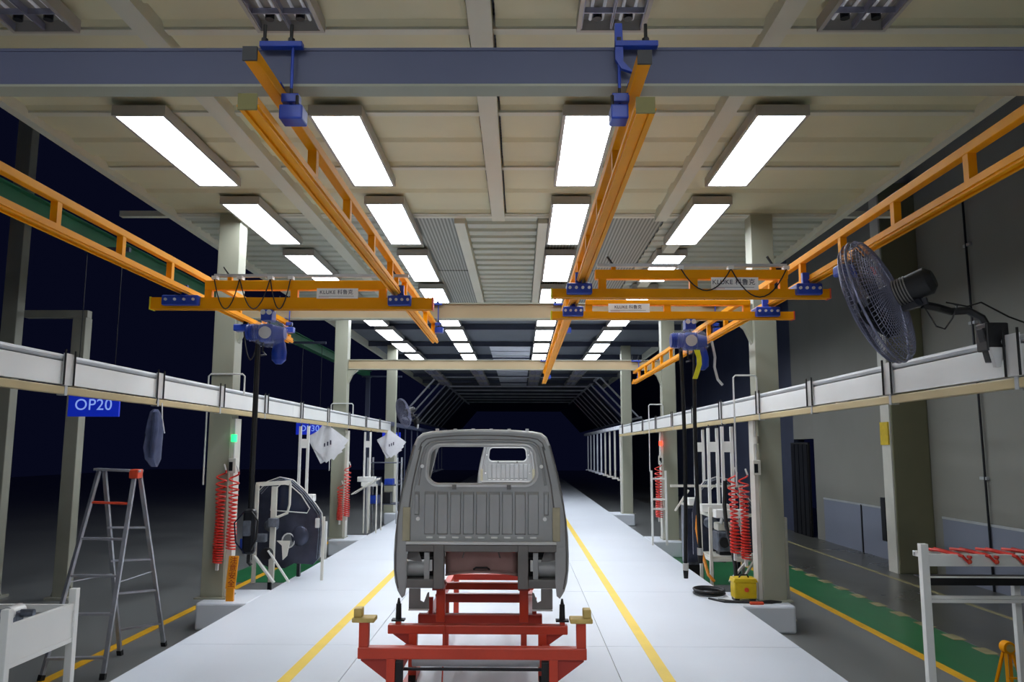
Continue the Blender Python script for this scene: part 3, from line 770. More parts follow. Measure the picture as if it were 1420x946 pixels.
        piece('flap_edge', MB().box(min(CX+s*.445, CX+s*.62), max(CX+s*.445, CX+s*.62), 7.17, 7.2, .618, .63), 'body_light', r)
        piece('corner_closing', MB().plate([(CX+s*.655, 1.15), (CX+s*.735, 1.15), (CX+s*.74, .95), (CX+s*.71, .80), (CX+s*.665, .74), (CX+s*.655, .80)], [], 'y', 7.19, 7.2), 'body', r)
        piece('a_pillar', MB().bar((CX+s*.68, 8.64, 1.5), (CX+s*.57, 8.52, 2.07), .05, .05), 'body', r)
    seat = MB()
    lo = []
    for y, z in ((7.26, 1.15), (7.30, 1.12), (7.36, 1.02), (7.38, .93), (7.33, .915)):
        lo.append([Vector((CX+a, y - .03*math.cos(a*4), z - .03*abs(a/.32)**2 + (.02 if z > 1.1 else 0))) for a in [-.32+.64*i/12 for i in range(13)]])
    seat.loft(lo, closed=False)
    piece('engine_cover', seat, 'rust', r, 'reddish brown curved cover under the sill', smooth=True, solid=.01)
    piece('cover_arch', MB().tube([(CX+a, 7.22, 1.135-.025*(a/.3)**2) for a in [-.3+.6*i/10 for i in range(11)]], .012), 'red_dark', r, smooth=True)
    piece('cover_handle', MB().tube([(CX-.07, 7.31, .945), (CX-.05, 7.295, .962), (CX+.05, 7.295, .962), (CX+.07, 7.31, .945)], .009), 'black', r)
    for s in (-1, 1): piece('cover_mark', MB().bar((CX+s*.15, 7.245, 1.10), (CX+s*.165, 7.26, 1.05), .008), 'body_dark', r)
    piece('cab_floor', MB().box(CX-.70, CX+.70, 7.42, 8.6, 1.02, 1.04), 'body_dark', r)
    piece('front_panel', MB().plate([(CX-.70, .80), (CX+.70, .80), (CX+.70, 1.5), (CX-.70, 1.5)], [], 'y', 8.66, 8.68), 'body', r)
    piece('windscreen_header', MB().box(CX-.55, CX+.55, 8.5, 8.56, 2.045, 2.09), 'body', r)
    return r
c1 = cab()
dup(c1, (CX+.03, 20.6, .5), 'second grey truck cab shell farther down the line, seen through the first', 'grey truck cab shells on the line')

# ================================================================== SKID
def skid():
    r = thing('transfer_skid', 'red tubular skid with wooden pads carrying the nearest cab', 'skid', (CX-.02, 6.3, 0), 'red skids under the cabs')
    C = CX - .02
    Z = .475
    def cross(y, hw, h, w, name='crossbeam', m='red', z=Z):
        piece(name, MB().box(C-hw, C+hw, y-w/2, y+w/2, z-h/2, z+h/2), m, r, bevel=.008)
    cross(6.34, .86, .085, .09); cross(7.15, .765, .075, .09); cross(7.57, .56, .085, .08, m='red_dark'); cross(8.6, .51, .085, .08, m='red_dark'); cross(9.97, .43, .07, .08, m='red_dark')
    for s in (-1, 1):
        piece('side_rail', MB().box(C+s*.46-.035, C+s*.46+.035, 7.61, 9.93, Z-.035, Z+.035), 'red', r, bevel=.006)
        piece('side_rail', MB().box(C+s*.58-.035, C+s*.58+.035, 6.385, 7.105, .30, .36), 'red', r, bevel=.006)
        # near end: posts with pads
        x = C + s*.82
        piece('end_post', MB().box(x-.036, x+.036, 6.305, 6.375, Z+.04, .70), 'red', r, bevel=.005)
        pd = piece('wooden_pad', MB().box(x-.085, x+.085, 6.27, 6.41, .70, .735), 'wood', r, 'yellow wooden pad', bevel=.008)
        piece('pad_block', MB().box(x+s*.045-.03, x+s*.045+.03, 6.29, 6.39, .735, .80), 'wood', pd, bevel=.008)
        xl = C + s*.61
        piece('leg', MB().box(xl-.033, xl+.033, 6.30, 6.38, .06, Z-.04), 'red', r, bevel=.004)
        piece('gusset', MB().plate([(xl+s*.03, Z-.04), (C+s*.84, Z-.04), (C+s*.84, Z-.06), (xl+s*.03, .27)], [], 'y', 6.332, 6.344), 'red_dark', r)
        w = piece('wheel_fork', MB().box(C+s*.55-.028, C+s*.55+.028, 6.31, 6.37, .12, Z-.06), 'black', r, bevel=.006)
        piece('wheel', MB().cyl((C+s*.55-.03, 6.34, .075), (C+s*.55+.03, 6.34, .075), .075, 20), 'black', r, smooth=True)
        xl = C + s*.55
        piece('leg', MB().box(xl-.035, xl+.035, 7.11, 7.19, .06, Z-.035), 'red', r, bevel=.004)
        piece('gusset', MB().plate([(xl+s*.03, Z-.035), (C+s*.74, Z-.035), (xl+s*.03, .33)], [], 'y', 7.145, 7.155), 'red_dark', r)
        piece('wheel', MB().cyl((xl-.03, 7.15, .06), (xl+.03, 7.15, .06), .06, 16), 'black', r, smooth=True)
        for yy in (8.6, 9.97):
            xx = C+s*.40
            piece('leg', MB().box(xx-.03, xx+.03, yy-.035, yy+.035, .0, Z-.035), 'red', r)
        # support pins under the cab corners
        x = CX + s*.70
        piece('pin_foot', MB().box(x-.022, x+.022, 7.125, 7.17, Z+.035, .54), 'red', r)
        pn = piece('support_pin', MB().cyl((x, 7.15, .55), (x, 7.15, .68), .026, 14, .022), 'black', r, 'black support pin under the cab corner', smooth=True)
        piece('pin_collar', MB().box(x-.055, x+.055, 7.11, 7.19, .54, .555), 'black', pn)
        piece('pin_tip', MB().cyl((x, 7.15, .68), (x, 7.15, .727), .016, 10, .008), 'black', pn)
        # uprights that hold the chassis posts
        x = CX + s*.375
        piece('upright', MB().box(x-.04, x+.04, 7.50, 7.56, Z-.02, .82), 'red', r, bevel=.005)
        piece('upright_cap', MB().box(x-.05, x+.05, 7.24, 7.56, .775, .80), 'red_dark', r)
        x = CX + s*.47
        piece('upright', MB().box(x-.02, x+.02, 7.56, 7.60, Z-.02, .66), 'red_dark', r)
    piece('crossbeam', MB().box(C-.50, C+.50, 8.56, 8.64, .56, .63), 'red', r, bevel=.008)
    piece('roller', MB().cyl((C-.52, 6.9, .30), (C+.52, 6.9, .30), .07, 20), 'pipe', r, 'grey roller under the second beam', smooth=True)
    piece('tie_rod', MB().cyl((C-.60, 6.55, .30), (C+.60, 6.55, .30), .013, 8), 'blackmetal', r)
    piece('runner', MB().bar((-.99, 5.6, .03), (-.93, 7.6, .03), .075, .05), 'red', r, 'red floor runner left of the skid centre')
    piece('runner_pad', MB().bar((-.962, 6.52, .058), (-.955, 6.75, .058), .08, .012), 'wood', r)
    piece('cord', MB().tube([(C-.28, 7.08, Z+.05), (C-.285, 7.05, .2), (C-.28, 6.9, .01), (C-.28, 6.2, .01)], .006), 'redplastic', r)
    return r
s1 = skid()
dup(s1, (CX+.01, 6.3+13.4, 0), 'red skid under the second, farther cab', 'red skids under the cabs')

# ================================================================== LADDER
r = thing('step_ladder', 'aluminium double-sided step ladder with an orange top corner on the left floor', 'ladder', (-4.5, 9.0, FL))
tL, tR = Vector((-4.63, 9.0, 1.74)), Vector((-4.26, 9.05, 1.72))
fL, fR = Vector((-4.86, 8.5, FL)), Vector((-4.26, 8.55, FL))
bL, bR = Vector((-4.62, 9.55, FL)), Vector((-4.24, 9.95, FL))
fL = Vector((-4.847, 8.506, FL)); fR = Vector((-4.249, 8.571, FL)); bL = Vector((-4.55, 9.55, FL)); bR = Vector((-4.239, 9.99, FL))
def stile(p, q):
    o = piece('stile', MB().bar(p, q, .045, .032), 'alu', r, bevel=.003)
    d = (p-q).normalized()
    piece('foot', MB().bar(q + d*.06, q, .055, .045), 'black', r)
stile(tL + Vector((-.01, -.03, 0)), fL); stile(tR + Vector((0, -.04, 0)), fR)
stile(tL + Vector((.02, .03, 0)), bL); stile(tR + Vector((.02, .03, 0)), bR)
for k, t_ in enumerate((.16, .34, .52, .70, .90)):
    a = tL.lerp(fL, t_); b = tR.lerp(fR, t_)
    piece('step', MB().bar(a, b, .07, .022), 'redplastic' if k == 0 else 'alu', r, 'orange red top step' if k == 0 else None)
    if k: 
        a = tL.lerp(bL, t_-.04); b = tR.lerp(bR, t_-.04)
        piece('rung', MB().bar(a, b, .035, .022), 'alu', r)
piece('top_platform', MB().bar(tL+Vector((-.06, 0, .02)), tR+Vector((.05, 0, .02)), .14, .025), 'alu', r)
piece('top_corner', MB().box(tR.x-.05, tR.x+.05, 8.97, 9.1, 1.66, 1.76), 'redplastic', r, 'orange plastic hinge corner', bevel=.01)
piece('spreader', MB().bar(tL.lerp(fL, .55), tL.lerp(bL, .55), .015, .01), 'alu', r)
piece('spreader', MB().bar(tR.lerp(fR, .55), tR.lerp(bR, .55), .015, .01), 'alu', r)

# ================================================================== LEFT RACK
r = thing('parts_bench', 'white steel bench with an apron board at the lower left', 'bench', (-4.1, 6.4, FL))
for x in (-3.66, -4.75):
    for y in (5.94, 6.82):
        piece('leg', MB().box(x-.03, x+.03, y-.03, y+.03, FL, .85 if x > -4 else .74), 'white', r, bevel=.004)
    piece('side_rail', MB().box(x-.02, x+.02, 5.97, 6.79, .68, .735), 'white', r)
piece('apron_board', MB().box(-3.675, -3.645, 5.97, 6.79, .45, .68), 'white', r, 'white apron board facing the deck')
piece('side_rail', MB().box(-3.68, -3.64, 5.97, 6.79, .43, .465), 'white', r)
for y in (5.94, 6.82): piece('end_rail', MB().box(-4.72, -3.69, y-.02, y+.02, .66, .72), 'white', r)
piece('tray', MB().box(-4.72, -3.69, 5.97, 6.79, .60, .62), 'pipe', r, 'grey tray surface')
for i, (x, y, a) in enumerate(((-4.05, 6.6, 0), (-4.45, 6.3, 1))):
    e = thing('machine_part', ['silver machined part lying at the far corner of the white bench', 'dark machine part lying on the white bench at the left edge'][i], 'machine part', (x, y, .62))
    piece('block', MB().box(x-.09, x+.09, y-.06, y+.06, .62, .72), ['engine', 'blackmetal'][i], e, bevel=.02)
    piece('shaft', MB().cyl((x-.16, y, .69), (x+.18, y+.03, .69), .03, 12), ['engine', 'blackmetal'][i], e, smooth=True)
    piece('hub', MB().cyl((x+.03, y-.08, .70), (x+.03, y+.09, .70), .055, 14), ['body_light', 'blackmetal'][i], e, smooth=True)

# ================================================================== RIGHT TABLE
r = thing('tool_table', 'white steel table frame with red hooks at the lower right', 'table', (3.6, 6.8, FL))
piece('leg', MB().box(3.145, 3.205, 6.51, 6.57, FL, 1.27), 'white', r, bevel=.004)
piece('leg', MB().box(3.90, 3.95, 6.60, 6.65, FL, .98), 'white', r, bevel=.004)
piece('leg', MB().box(4.52, 4.58, 6.51, 6.57, FL, 1.27), 'white', r, bevel=.004)
piece('front_rail', MB().box(3.205, 4.52, 6.52, 6.56, 1.10, 1.19), 'white', r)
piece('rear_rail', MB().box(3.205, 4.52, 6.74, 6.78, 1.15, 1.19), 'white', r)
for z in (.835, .86): piece('lower_rail', MB().box(3.205, 4.52, 6.52+ (z-.835), 6.545+(z-.835), z-.012, z+.012), 'white', r)
for q in range(9): piece('deck_bar', MB().box(3.26+q*.15, 3.285+q*.15, 6.56, 6.74, 1.16, 1.18), 'offwhite', r)
piece('shelf_edge', MB().box(3.205, 4.52, 6.52, 6.54, .955, 1.01), 'black', r, 'black shelf edge strip')
piece('shelf_lip', MB().box(3.205, 4.52, 6.515, 6.54, 1.012, 1.022), 'white', r)
piece('lower_shelf', MB().box(3.205, 4.52, 6.54, 6.78, .99, 1.0), 'black', r)
piece('cross_tie', MB().box(3.205, 3.235, 6.57, 6.76, 1.15, 1.18), 'white', r)
for k in range(5):
    x = 3.30 + k*.21
    h = thing('red_hook', 'red rod hook lying across the right table, %s from its left end' % ['first', 'second', 'third', 'fourth', 'fifth'][k], 'hook', (x, 6.6, 1.15), 'red rod hooks on the right table')
    piece('rod', MB().tube([(x, 6.78, 1.205), (x+.06, 6.66, 1.205), (x+.16, 6.50, 1.18), (x+.20, 6.49, 1.13), (x+.225, 6.50, 1.17), (x+.08, 6.78, 1.205)], .013), 'hose', h)
    piece('tip', MB().sphere((x+.205, 6.49, 1.14), .02, 8, 6), 'redplastic', h)

# ================================================================== ORANGE A-STAND
r = thing('barrier_stand', 'small orange A-shaped barrier stand on the green walkway at lower right', 'barrier', (4.39, 7.6, FL))
for sx in (-1, 1):
    for sy in (-1, 1):
        piece('leg', MB().bar((4.39+sx*.03, 7.6+sy*.02, .20), (4.39+sx*.11, 7.6+sy*.16, FL), .028, .02), 'orange', r)
piece('head', MB().cyl((4.39, 7.56, .245), (4.39, 7.64, .245), .055, 16), 'orange', r, smooth=True)
piece('head_face', MB().cyl((4.39, 7.552, .245), (4.39, 7.56, .245), .035, 12), 'wood', r)
piece('brace', MB().bar((4.33, 7.52, .0), (4.45, 7.52, .0), .02, .015), 'orange', r)

# ================================================================== FANS
def fan(label, rad=.47):
    # built with axis; blower side is 'ax'
    C = Vector((2.60, 5.8, 3.07))
    r = thing('wall_fan', label, 'fan', C, 'black wall fans')
    ax = Vector((-.72, .62, -.30)).normalized()
    up = Vector((-.30, 0, .95)); up = (up - ax*up.dot(ax)).normalized(); sd = ax.cross(up).normalized()
    def P(rr, a, d): return C + up*(rr*math.cos(a)) + sd*(rr*math.sin(a)) + ax*d
    def ring(rr, d, n=48): return [P(rr, 2*PI*i/n, d) for i in range(n)]
    prof = lambda t, s: s*(.035 + (.12 if s > 0 else .10)*max(0, math.cos(t*PI/2))**.5)
    for nm, s in (('front_guard', 1), ('rear_guard', -1)):
        m = MB()
        for k in range(1, 21): m.tube(ring(rad*k/20, prof(k/20, s), 40), .0026, 4, closed=True)
        for k in range(90):
            a = 2*PI*k/90; m.tube([P(rad*q, a + .25*(1-q), prof(q, s)) for q in (.12, .35, .6, .8, .93, 1.0)], .0024, 3)
        o = piece(nm, m, 'wire', r); o['kind'] = 'stuff'
    piece('guard_rim', MB().tube(ring(rad, 0, 48), .009, 6, closed=True), 'wire', r)
    piece('front_badge', MB().cyl(C+ax*.11, C+ax*.125, .06, 16), 'blackmetal', r)
    piece('hub', MB().cyl(C-ax*.04, C+ax*.05, .06, 16), 'blackmetal', r, smooth=True)
    for k in range(3):
        lo = []
        for q, w, tw in ((.05, .05, .9), (.18, .11, .7), (.32, .14, .5), (.41, .09, .4)):
            a = 2*PI*k/3
            e = up*math.cos(a) + sd*math.sin(a); f = ax.cross(e)
            c = C + e*q; dr = f*math.cos(tw) + ax*math.sin(tw)
            lo.append([c - dr*w + ax*.004, c + dr*w + ax*.004, c + dr*w - ax*.004, c - dr*w - ax*.004])
        piece('blade', MB().loft(lo, caps=True), 'blackmetal', r)
    mo = piece('motor', MB().cyl(C-ax*.05, C-ax*.36, .085, 20, .10), 'black', r, smooth=True)
    piece('motor_cap', MB().cyl(C-ax*.36, C-ax*.40, .10, 20, .06), 'black', mo, smooth=True)
    for k in range(6): piece('cooling_fin', MB().cyl(C-ax*(.12+.02*k), C-ax*(.128+.02*k), .098, 20), 'body_dark', mo)
    piece('tilt_bracket', MB().bar(C-ax*.02-up*.10, C-ax*.30-up*.13, .05, .05), 'blackmetal', r)
    base = C - ax*.26 - up*.14
    piece('yoke', MB().tube([C-ax*.24-up*.06, base], .035), 'blackmetal', r)
    mt = Vector((3.35, 5.74, 2.86))
    pts = [base, base + Vector((.10, 0, -.02)), Vector((3.10, 5.76, 2.99)), Vector((3.22, 5.75, 2.995)), Vector((3.31, 5.74, 2.94)), Vector((3.36, 5.74, 2.84))]
    piece('arm', MB().tube(pts, .028, 10), 'black', r, smooth=True)
    piece('wall_bracket', MB().plate([(3.28, 2.86), (3.44, 2.90), (3.42, 2.72), (3.37, 2.62), (3.33, 2.62)], [], 'y', 5.70, 5.78), 'black', r, bevel=.006)
    piece('mount_plate', MB().box(3.30, 3.46, 5.68, 5.82, 2.70, 2.90), 'black', r, bevel=.01)
    piece('mount_foot', MB().plate([(3.31, 2.72), (3.40, 2.72), (3.37, 2.58), (3.34, 2.58)], [], 'y', 5.66, 5.70), 'body_light', r)
    piece('power_cable', MB().tube([base+Vector((0,-.02,-.02)), (2.98, 5.74, 2.88), (3.04, 5.74, 2.86), (3.10, 5.74, 2.94), (3.14, 5.74, 3.03), (3.05, 5.72, 3.05), (3.2, 5.72, 3.02), (3.3, 5.72, 3.05), (3.5, 5.74, 2.95), (3.7, 5.76, 2.88)], .006, 6), 'black', r, smooth=True)
    return r
f1 = fan('large black caged wall fan with a curved arm on the right trunking')
f1.scale = (.92,)*3; f1.location = Vector((0, 0, 2)) + (Vector((2.60, 5.8, 3.07)) - Vector((0, 0, 2)))*.92
dup(f1, (-3.45, 24.0, 3.05), 'small-looking wall fan far away on the left trunking end', 'black wall fans', rotz=1.2)

# ================================================================== HANGERS FROM THE TRUNKING
def frame_hanger(x, y, ztop, zbot, label, box=True):
    r = thing('hanging_frame', label, 'frame', (x, y, zbot), 'white frames hung from the trunking')
    for q in (-.07, .07): piece('upright', MB().box(x+q-.022, x+q+.022, y-.02, y+.02, zbot, ztop), 'white', r)
    piece('cross_plate', MB().box(x-.05, x+.05, y-.015, y+.015, ztop-.38, ztop-.22), 'white', r)
    for q in (-.07, .07): piece('top_hook', MB().tube([(x+q, y, ztop), (x+q+.02, y, ztop+.03), (x+q, y, ztop+.05)], .01), 'blackmetal', r)
    if box:
        piece('tray', MB().box(x-.22, x+.22, y-.10, y+.10, zbot-.02, zbot+.10), 'white', r, bevel=.01)
    return r
frame_hanger(-3.80, 14.3, 2.38, 1.10, 'white two-bar hanging frame with a tray, right of the nearest left column')
frame_hanger(-3.80, 20.3, 2.40, 1.20, 'white hanging frame with a tray beyond the second left column')
frame_hanger(3.10, 12.2, 2.34, 1.02, 'white two-bar hanging frame, nearest of three by the right column')
frame_hanger(3.10, 13.1, 2.34, 1.04, 'white two-bar hanging frame, middle of three by the right column')
frame_hanger(3.10, 14.1, 2.34, 1.08, 'white two-bar hanging frame, farthest of three by the right column')

# ================================================================== COILED HOSES
def coil(x, y, z0, z1, label, n=26, rad=.055, bend=0):
    r = thing('coiled_hose', label, 'hose', (x, y, z0), 'red coiled air hoses at the columns')
    pts = []
    N = n*10
    for i in range(N+1):
        t_ = i/N; a = 2*PI*n*t_**1.5; rr = rad*(1 + .15*math.sin(9*t_))
        z = z1 + (z0-z1)*t_
        pts.append((x + rr*math.cos(a) + bend*math.sin(PI*t_), y + rr*math.sin(a), z))
    piece('coil', MB().tube(pts, .0115, 5), 'hose', r, smooth=True)
    piece('fitting', MB().cyl((x+rad, y, z1), (x+rad*.5, y, z1+.08), .012, 8), 'body_light', r)
    piece('air_gun', MB().box(x-.02, x+.02, y-.02, y+.02, z0-.1, z0), 'body_light', r, bevel=.006)
    return r
coil(-4.03, 11.02, .48, 1.70, 'red coiled hose on the face of the nearest left column')
coil(-3.85, 11.0, .66, 1.68, 'red coiled hose on the inner edge of the nearest left column', 18)
coil(-3.86, 18.3, .50, 1.62, 'red coiled hose on the inner edge of the second left column', 18, .06)
coil(-4.0, 18.25, .42, 1.2, 'red coiled hose low on the face of the second left column', 16)
coil(3.03, 11.1, .55, 1.66, 'red coiled hose hanging beside the yellow case, touching the right column', 22, .055)
coil(2.90, 11.15, .62, 1.68, 'red coiled hose hanging left of its twin at the nearest right column', 18, .055)
coil(3.11, 18.34, .50, 1.66, 'red coiled hose at the second right column', 20, .07)
# column fittings
def fitting(x, y, z, label, lamp, ll):
    r = thing('switch_box', label, 'switch box', (x, y, z))
    piece('box', MB().box(x-.05, x+.05, y-.05, y+.03, z, z+.2), 'offwhite', r, bevel=.008)
    piece('dark_face', MB().box(x-.04, x+.01, y-.058, y-.05, z+.03, z+.15), 'blackmetal', r)
    piece('conduit', MB().cyl((x, y, z+.2), (x, y, 2.4), .01, 6), 'body_light', r)
    k = piece('indicator_lamp', MB().cyl((x, y-.02, 2.08), (x, y-.02, 2.18), .04, 12), lamp, r, ll, smooth=True)
fitting(-3.90, 11.08, 1.66, 'small switch box with a green lamp above on the nearest left column', 'greenlamp', 'glowing green indicator lamp')
fitting(3.2, 11.08, 1.66, 'small pale switch box on the nearest right column', 'offwhite', None)
fitting(3.18, 18.4, 1.66, 'small switch box with a red lamp above on the second right column', 'redlamp', 'glowing red indicator lamp')
# amber warning sign, leaning
r = thing('warning_sign', 'amber vertical sign with red characters at the foot of the nearest left column', 'sign', (-3.80, 11.1, .0))
bd = piece('board', MB().plate([(-3.875, .16), (-3.745, .16), (-3.715, .58), (-3.845, .58)], [], 'y', 10.93, 10.945), 'ysign', r, bevel=.003)
for i, ch in enumerate('注意安全'):
    text('character', ch, .10, (-3.782-.006*i, 10.928, .52-.10*i), (PI/2, 0, 0), 'redtext', bd, .0008)
piece('foot', MB().box(-3.86, -3.76, 10.92, 10.96, 0, .16), 'ysign', r)

# ================================================================== SIGNS OP20 / OP30
def opsign(x, y, z, body, label, w=.70, h=.31):
    r = thing('station_sign', label, 'sign', (x, y, z), 'blue station signs')
    pl = piece('panel', MB().box(x-w/2, x+w/2, y-.02, y+.02, z-h/2, z+h/2), 'sign', r, bevel=.004)
    text('lettering', body, .215, (x-.0, y-.022, z+.0), (PI/2, 0, 0), 'signtext', pl, .001)
    for q in (-.25, .25): piece('hanging_rod', MB().cyl((x+q, y, z+h/2), (x+q, y, 4.72), .006, 6), 'blackmetal', r)
    piece('carrier_bar', MB().box(-6.1, x+w/2, y-.03, y+.03, 4.72, 4.78), 'tunneldark', r)
opsign(-5.82, 11.0, 2.571, 'OP20', 'blue lit sign reading OP20 hanging in the dark at left')
opsign(-5.45, 21.0, 2.50, 'OP30', 'blue lit sign reading OP30, small and farther away at left')
opsign(-4.9, 31.0, 2.45, 'OP40', 'faint blue station sign farthest away at left')

# ================================================================== PAPERS
def papers(x, y, z, s, label):
    r = thing('paper_sheets', label, 'papers', (x, y, z), 'white papers hung by a corner')
    for k, (dx, dz, a) in enumerate(((0, 0, .70), (.10, .08, .95), (-.08, -.05, .5))):
        c, sn = math.cos(a), math.sin(a); w, h = s*.5, s*.62
        pts = [(x+dx*s + c*u - sn*v, z+dz*s + sn*u + c*v) for u, v in ((-w, -h), (w, -h), (w, h), (-w, h))]
        pp = piece('sheet', MB().plate(pts, [], 'y', y+k*.012, y+k*.012+.003), 'paper', r)
        if k == 0:
            for q in range(3): piece('print', MB().box(x-.05+q*.06, x-.02+q*.06, y-.002, y-.0005, z-.07+.02*q, z+.0+.03*q), 'ink', pp)
papers(-3.93, 16.5, 2.10, .50, 'white paper sheets hanging askew before the second left column')
papers(-3.75, 23.6, 2.12, .50, 'white paper sheets hanging farther off beyond the second left column')

# ================================================================== JACKET
r = thing('jacket', 'dark blue work jacket hanging from the left trunking above the ladder', 'jacket', (-3.88, 8.5, 1.8))
lo = []
for z, w, d_, ox in ((2.40, .025, .02, 0), (2.37, .05, .035, 0), (2.28, .075, .05, .01), (2.15, .085, .055, 0), (2.0, .095, .05, -.01), (1.88, .085, .045, 0), (1.80, .03, .03, .02)):
    lo.append([Vector((-3.84+ox + d_*math.cos(a)*(1+.25*math.sin(3*a+z*9)), 8.5 + w*1.7*math.sin(a)*(1+.2*math.cos(4*a+z*7)), z)) for a in [2*PI*i/20 for i in range(20)]])
piece('body', MB().loft(lo, caps=True), 'cloth', r, smooth=True)
piece('sleeve', MB().tube([(-3.80, 8.42, 2.36), (-3.78, 8.38, 2.2), (-3.79, 8.36, 2.0), (-3.80, 8.38, 1.9)], [.03, .035, .03, .025], 10), 'cloth', r, smooth=True)
piece('lanyard', MB().tube([(-3.80, 8.55, 2.47), (-3.78, 8.53, 2.3), (-3.76, 8.56, 2.15)], .007), 'paper', r, 'white strap')
piece('hook', MB().tube([(-3.84, 8.5, 2.46), (-3.83, 8.5, 2.52), (-3.87, 8.5, 2.53)], .006), 'blackmetal', r)

# ================================================================== DOOR JIG LEFT
def door_jig(label, s, x0, y0, mirrored=False, lab2=''):
    r = thing('assembly_jig', label, 'jig', (x0, y0, 0))
    X = lambda a: x0 + s*a
    def B(a0, a1, y0_, y1_, z0, z1): 
        lo_, hi_ = sorted((X(a0), X(a1))); return MB().box(lo_, hi_, y0_, y1_, z0, z1)
    piece('post', B(0, .055, y0, y0+.05, 0, 1.45), 'offwhite', r, bevel=.004)
    piece('post', B(.22, .30, y0+.1, y0+.16, 0, 1.42), 'offwhite', r, bevel=.004)
    piece('post', B(.96, 1.0, y0+.3, y0+.34, FL, .95), 'offwhite', r, bevel=.004)
    piece('top_bar', MB().bar((X(0), y0+.05, 1.45), (X(.5), y0+.15, 1.48), .05, .06), 'offwhite', r)
    piece('arm', MB().tube([(X(.5), y0+.12, 1.46), (X(.5), y0+.12, 1.15), (X(.47), y0+.12, 1.02), (X(.3), y0+.12, .95)], .02), 'offwhite', r)
    piece('clamp', MB().box(*sorted((X(.22), X(.36))), y0-.02, y0+.1, .82, .95), 'engine', r, bevel=.01)
    piece('clamp', MB().box(*sorted((X(.05), X(.2))), y0-.03, y0+.08, .60, .72), 'engine', r, bevel=.01)
    piece('brace', MB().bar((X(.04), y0-.02, .40), (X(.38), y0-.12, .03), .045, .03), 'white', r)
    piece('brace', MB().bar((X(.24), y0, .48), (X(.58), y0-.05, .03), .03, .025), 'white', r)
    piece('pivot', MB().cyl((X(.20), y0+.0, .42), (X(.20), y0+.12, .42), .09, 16), 'blackmetal', r, smooth=True)
    piece('bracket', MB().plate([(X(.36), .62), (X(.56), .62), (X(.52), .40), (X(.46), .34), (X(.44), .55)], [], 'y', y0, y0+.03), 'offwhite', r)
    return r
def door_panel(label, s, x0, y0):
    r = thing('door_panel', label, 'vehicle door', (x0, y0, .1), 'dark vehicle door panels on jigs')
    X = lambda a: x0 + s*a
    out = [(.02, .25), (.02, .95), (.10, 1.30), (.25, 1.47), (.45, 1.54), (.62, 1.50), (.82, 1.33), (1.0, 1.12), (1.10, .98), (1.12, .7), (1.10, .3), (1.0, .18), (.7, .2), (.55, .12), (.3, .14)]
    win = [(.30, 1.02), (.33, 1.32), (.46, 1.44), (.60, 1.41), (.78, 1.26), (.92, 1.05), (.88, .98)]
    hole = [(.60+.10*math.cos(2*PI*i/14), .55+.11*math.sin(2*PI*i/14)) for i in range(14)]
    piece('door_skin', MB().plate([(X(a), b) for a, b in out], [[(X(a), b) for a, b in win], [(X(a), b) for a, b in hole]], 'y', y0+.42, y0+.46), 'doorpanel', r, bevel=.012)
    for k, d_ in enumerate((0, .03, .06)):
        piece('edge_bead', MB().tube([(X(a+(.02-d_)*(1 if a > .5 else -1)), y0+.40, b-d_*.4) for a, b in out[2:11]], .009), 'body_light' if k == 0 else 'engine', r, smooth=True)
    piece('window_bead', MB().tube([(X(a), y0+.41, b) for a, b in win], .010, closed=True), 'body_light', r, smooth=True)
    piece('glass', MB().plate([(X(a), b) for a, b in win], [], 'y', y0+.44, y0+.446), 'glass', r)
    piece('speaker_ring', MB().tube([(X(a), y0+.41, b) for a, b in hole], .011, closed=True), 'body_light', r, smooth=True)
    piece('inner_pressing', MB().sphere((X(.78), y0+.42, .62), (.14, .03, .16), 14, 8), 'doorpanel', r, smooth=True)
    piece('inner_pressing', MB().sphere((X(.32), y0+.42, .78), (.12, .03, .10), 14, 8), 'engine', r, smooth=True)
    piece('latch', MB().box(*sorted((X(1.02), X(1.09))), y0+.38, y0+.42, .75, .9), 'body_light', r, bevel=.01)
    piece('support_leg', MB().box(*sorted((X(.75), X(.80))), y0+.40, y0+.46, FL, .2), 'blackmetal', r)
    piece('support_leg', MB().box(*sorted((X(.3), X(.35))), y0+.40, y0+.46, FL, .2), 'blackmetal', r)
door_jig('white clamping jig on the deck edge right of the nearest left column', 1, -4.0, 12.35)
door_panel('dark arched vehicle door held behind the left white jig', 1, -4.25, 12.6)
tag(MB().box(-3.72, -3.66, 15.6, 15.66, FL, .62).build('marker_post', 'white'), 'short white post between the left jig and the second left column', 'post')

# ================================================================== RIGHT STATION
r = thing('engine_rack', 'white rack frame with a shelf behind the yellow case at right', 'rack', (3.3, 12.8, FL))
for x, y in ((2.98, 12.9), (3.66, 12.9), (2.98, 13.6), (3.66, 13.6)):
    piece('leg', MB().box(x-.025, x+.025, y-.025, y+.025, FL, 1.1 if y < 13 else 1.42), 'offwhite', r, bevel=.004)
for z in (.30, .98):
    piece('front_rail', MB().box(3.0, 3.64, 12.88, 12.92, z-.025, z+.025), 'offwhite', r)
    piece('rear_rail', MB().box(3.0, 3.64, 13.58, 13.62, z-.025, z+.025), 'offwhite', r)
    piece('side_rail', MB().box(2.96, 3.0, 12.92, 13.58, z-.025, z+.025), 'offwhite', r)
piece('top_rail', MB().box(2.5, 3.7, 13.58, 13.62, 1.38, 1.42), 'offwhite', r)
piece('shelf', MB().box(3.0, 3.64, 12.92, 13.58, .325, .345), 'offwhite', r)
piece('brace', MB().bar((3.20, 12.7, .0), (3.62, 12.88, .40), .035, .03), 'white', r)
piece('brace', MB().bar((3.38, 12.7, .0), (3.64, 12.88, .30), .035, .03), 'offwhite', r)
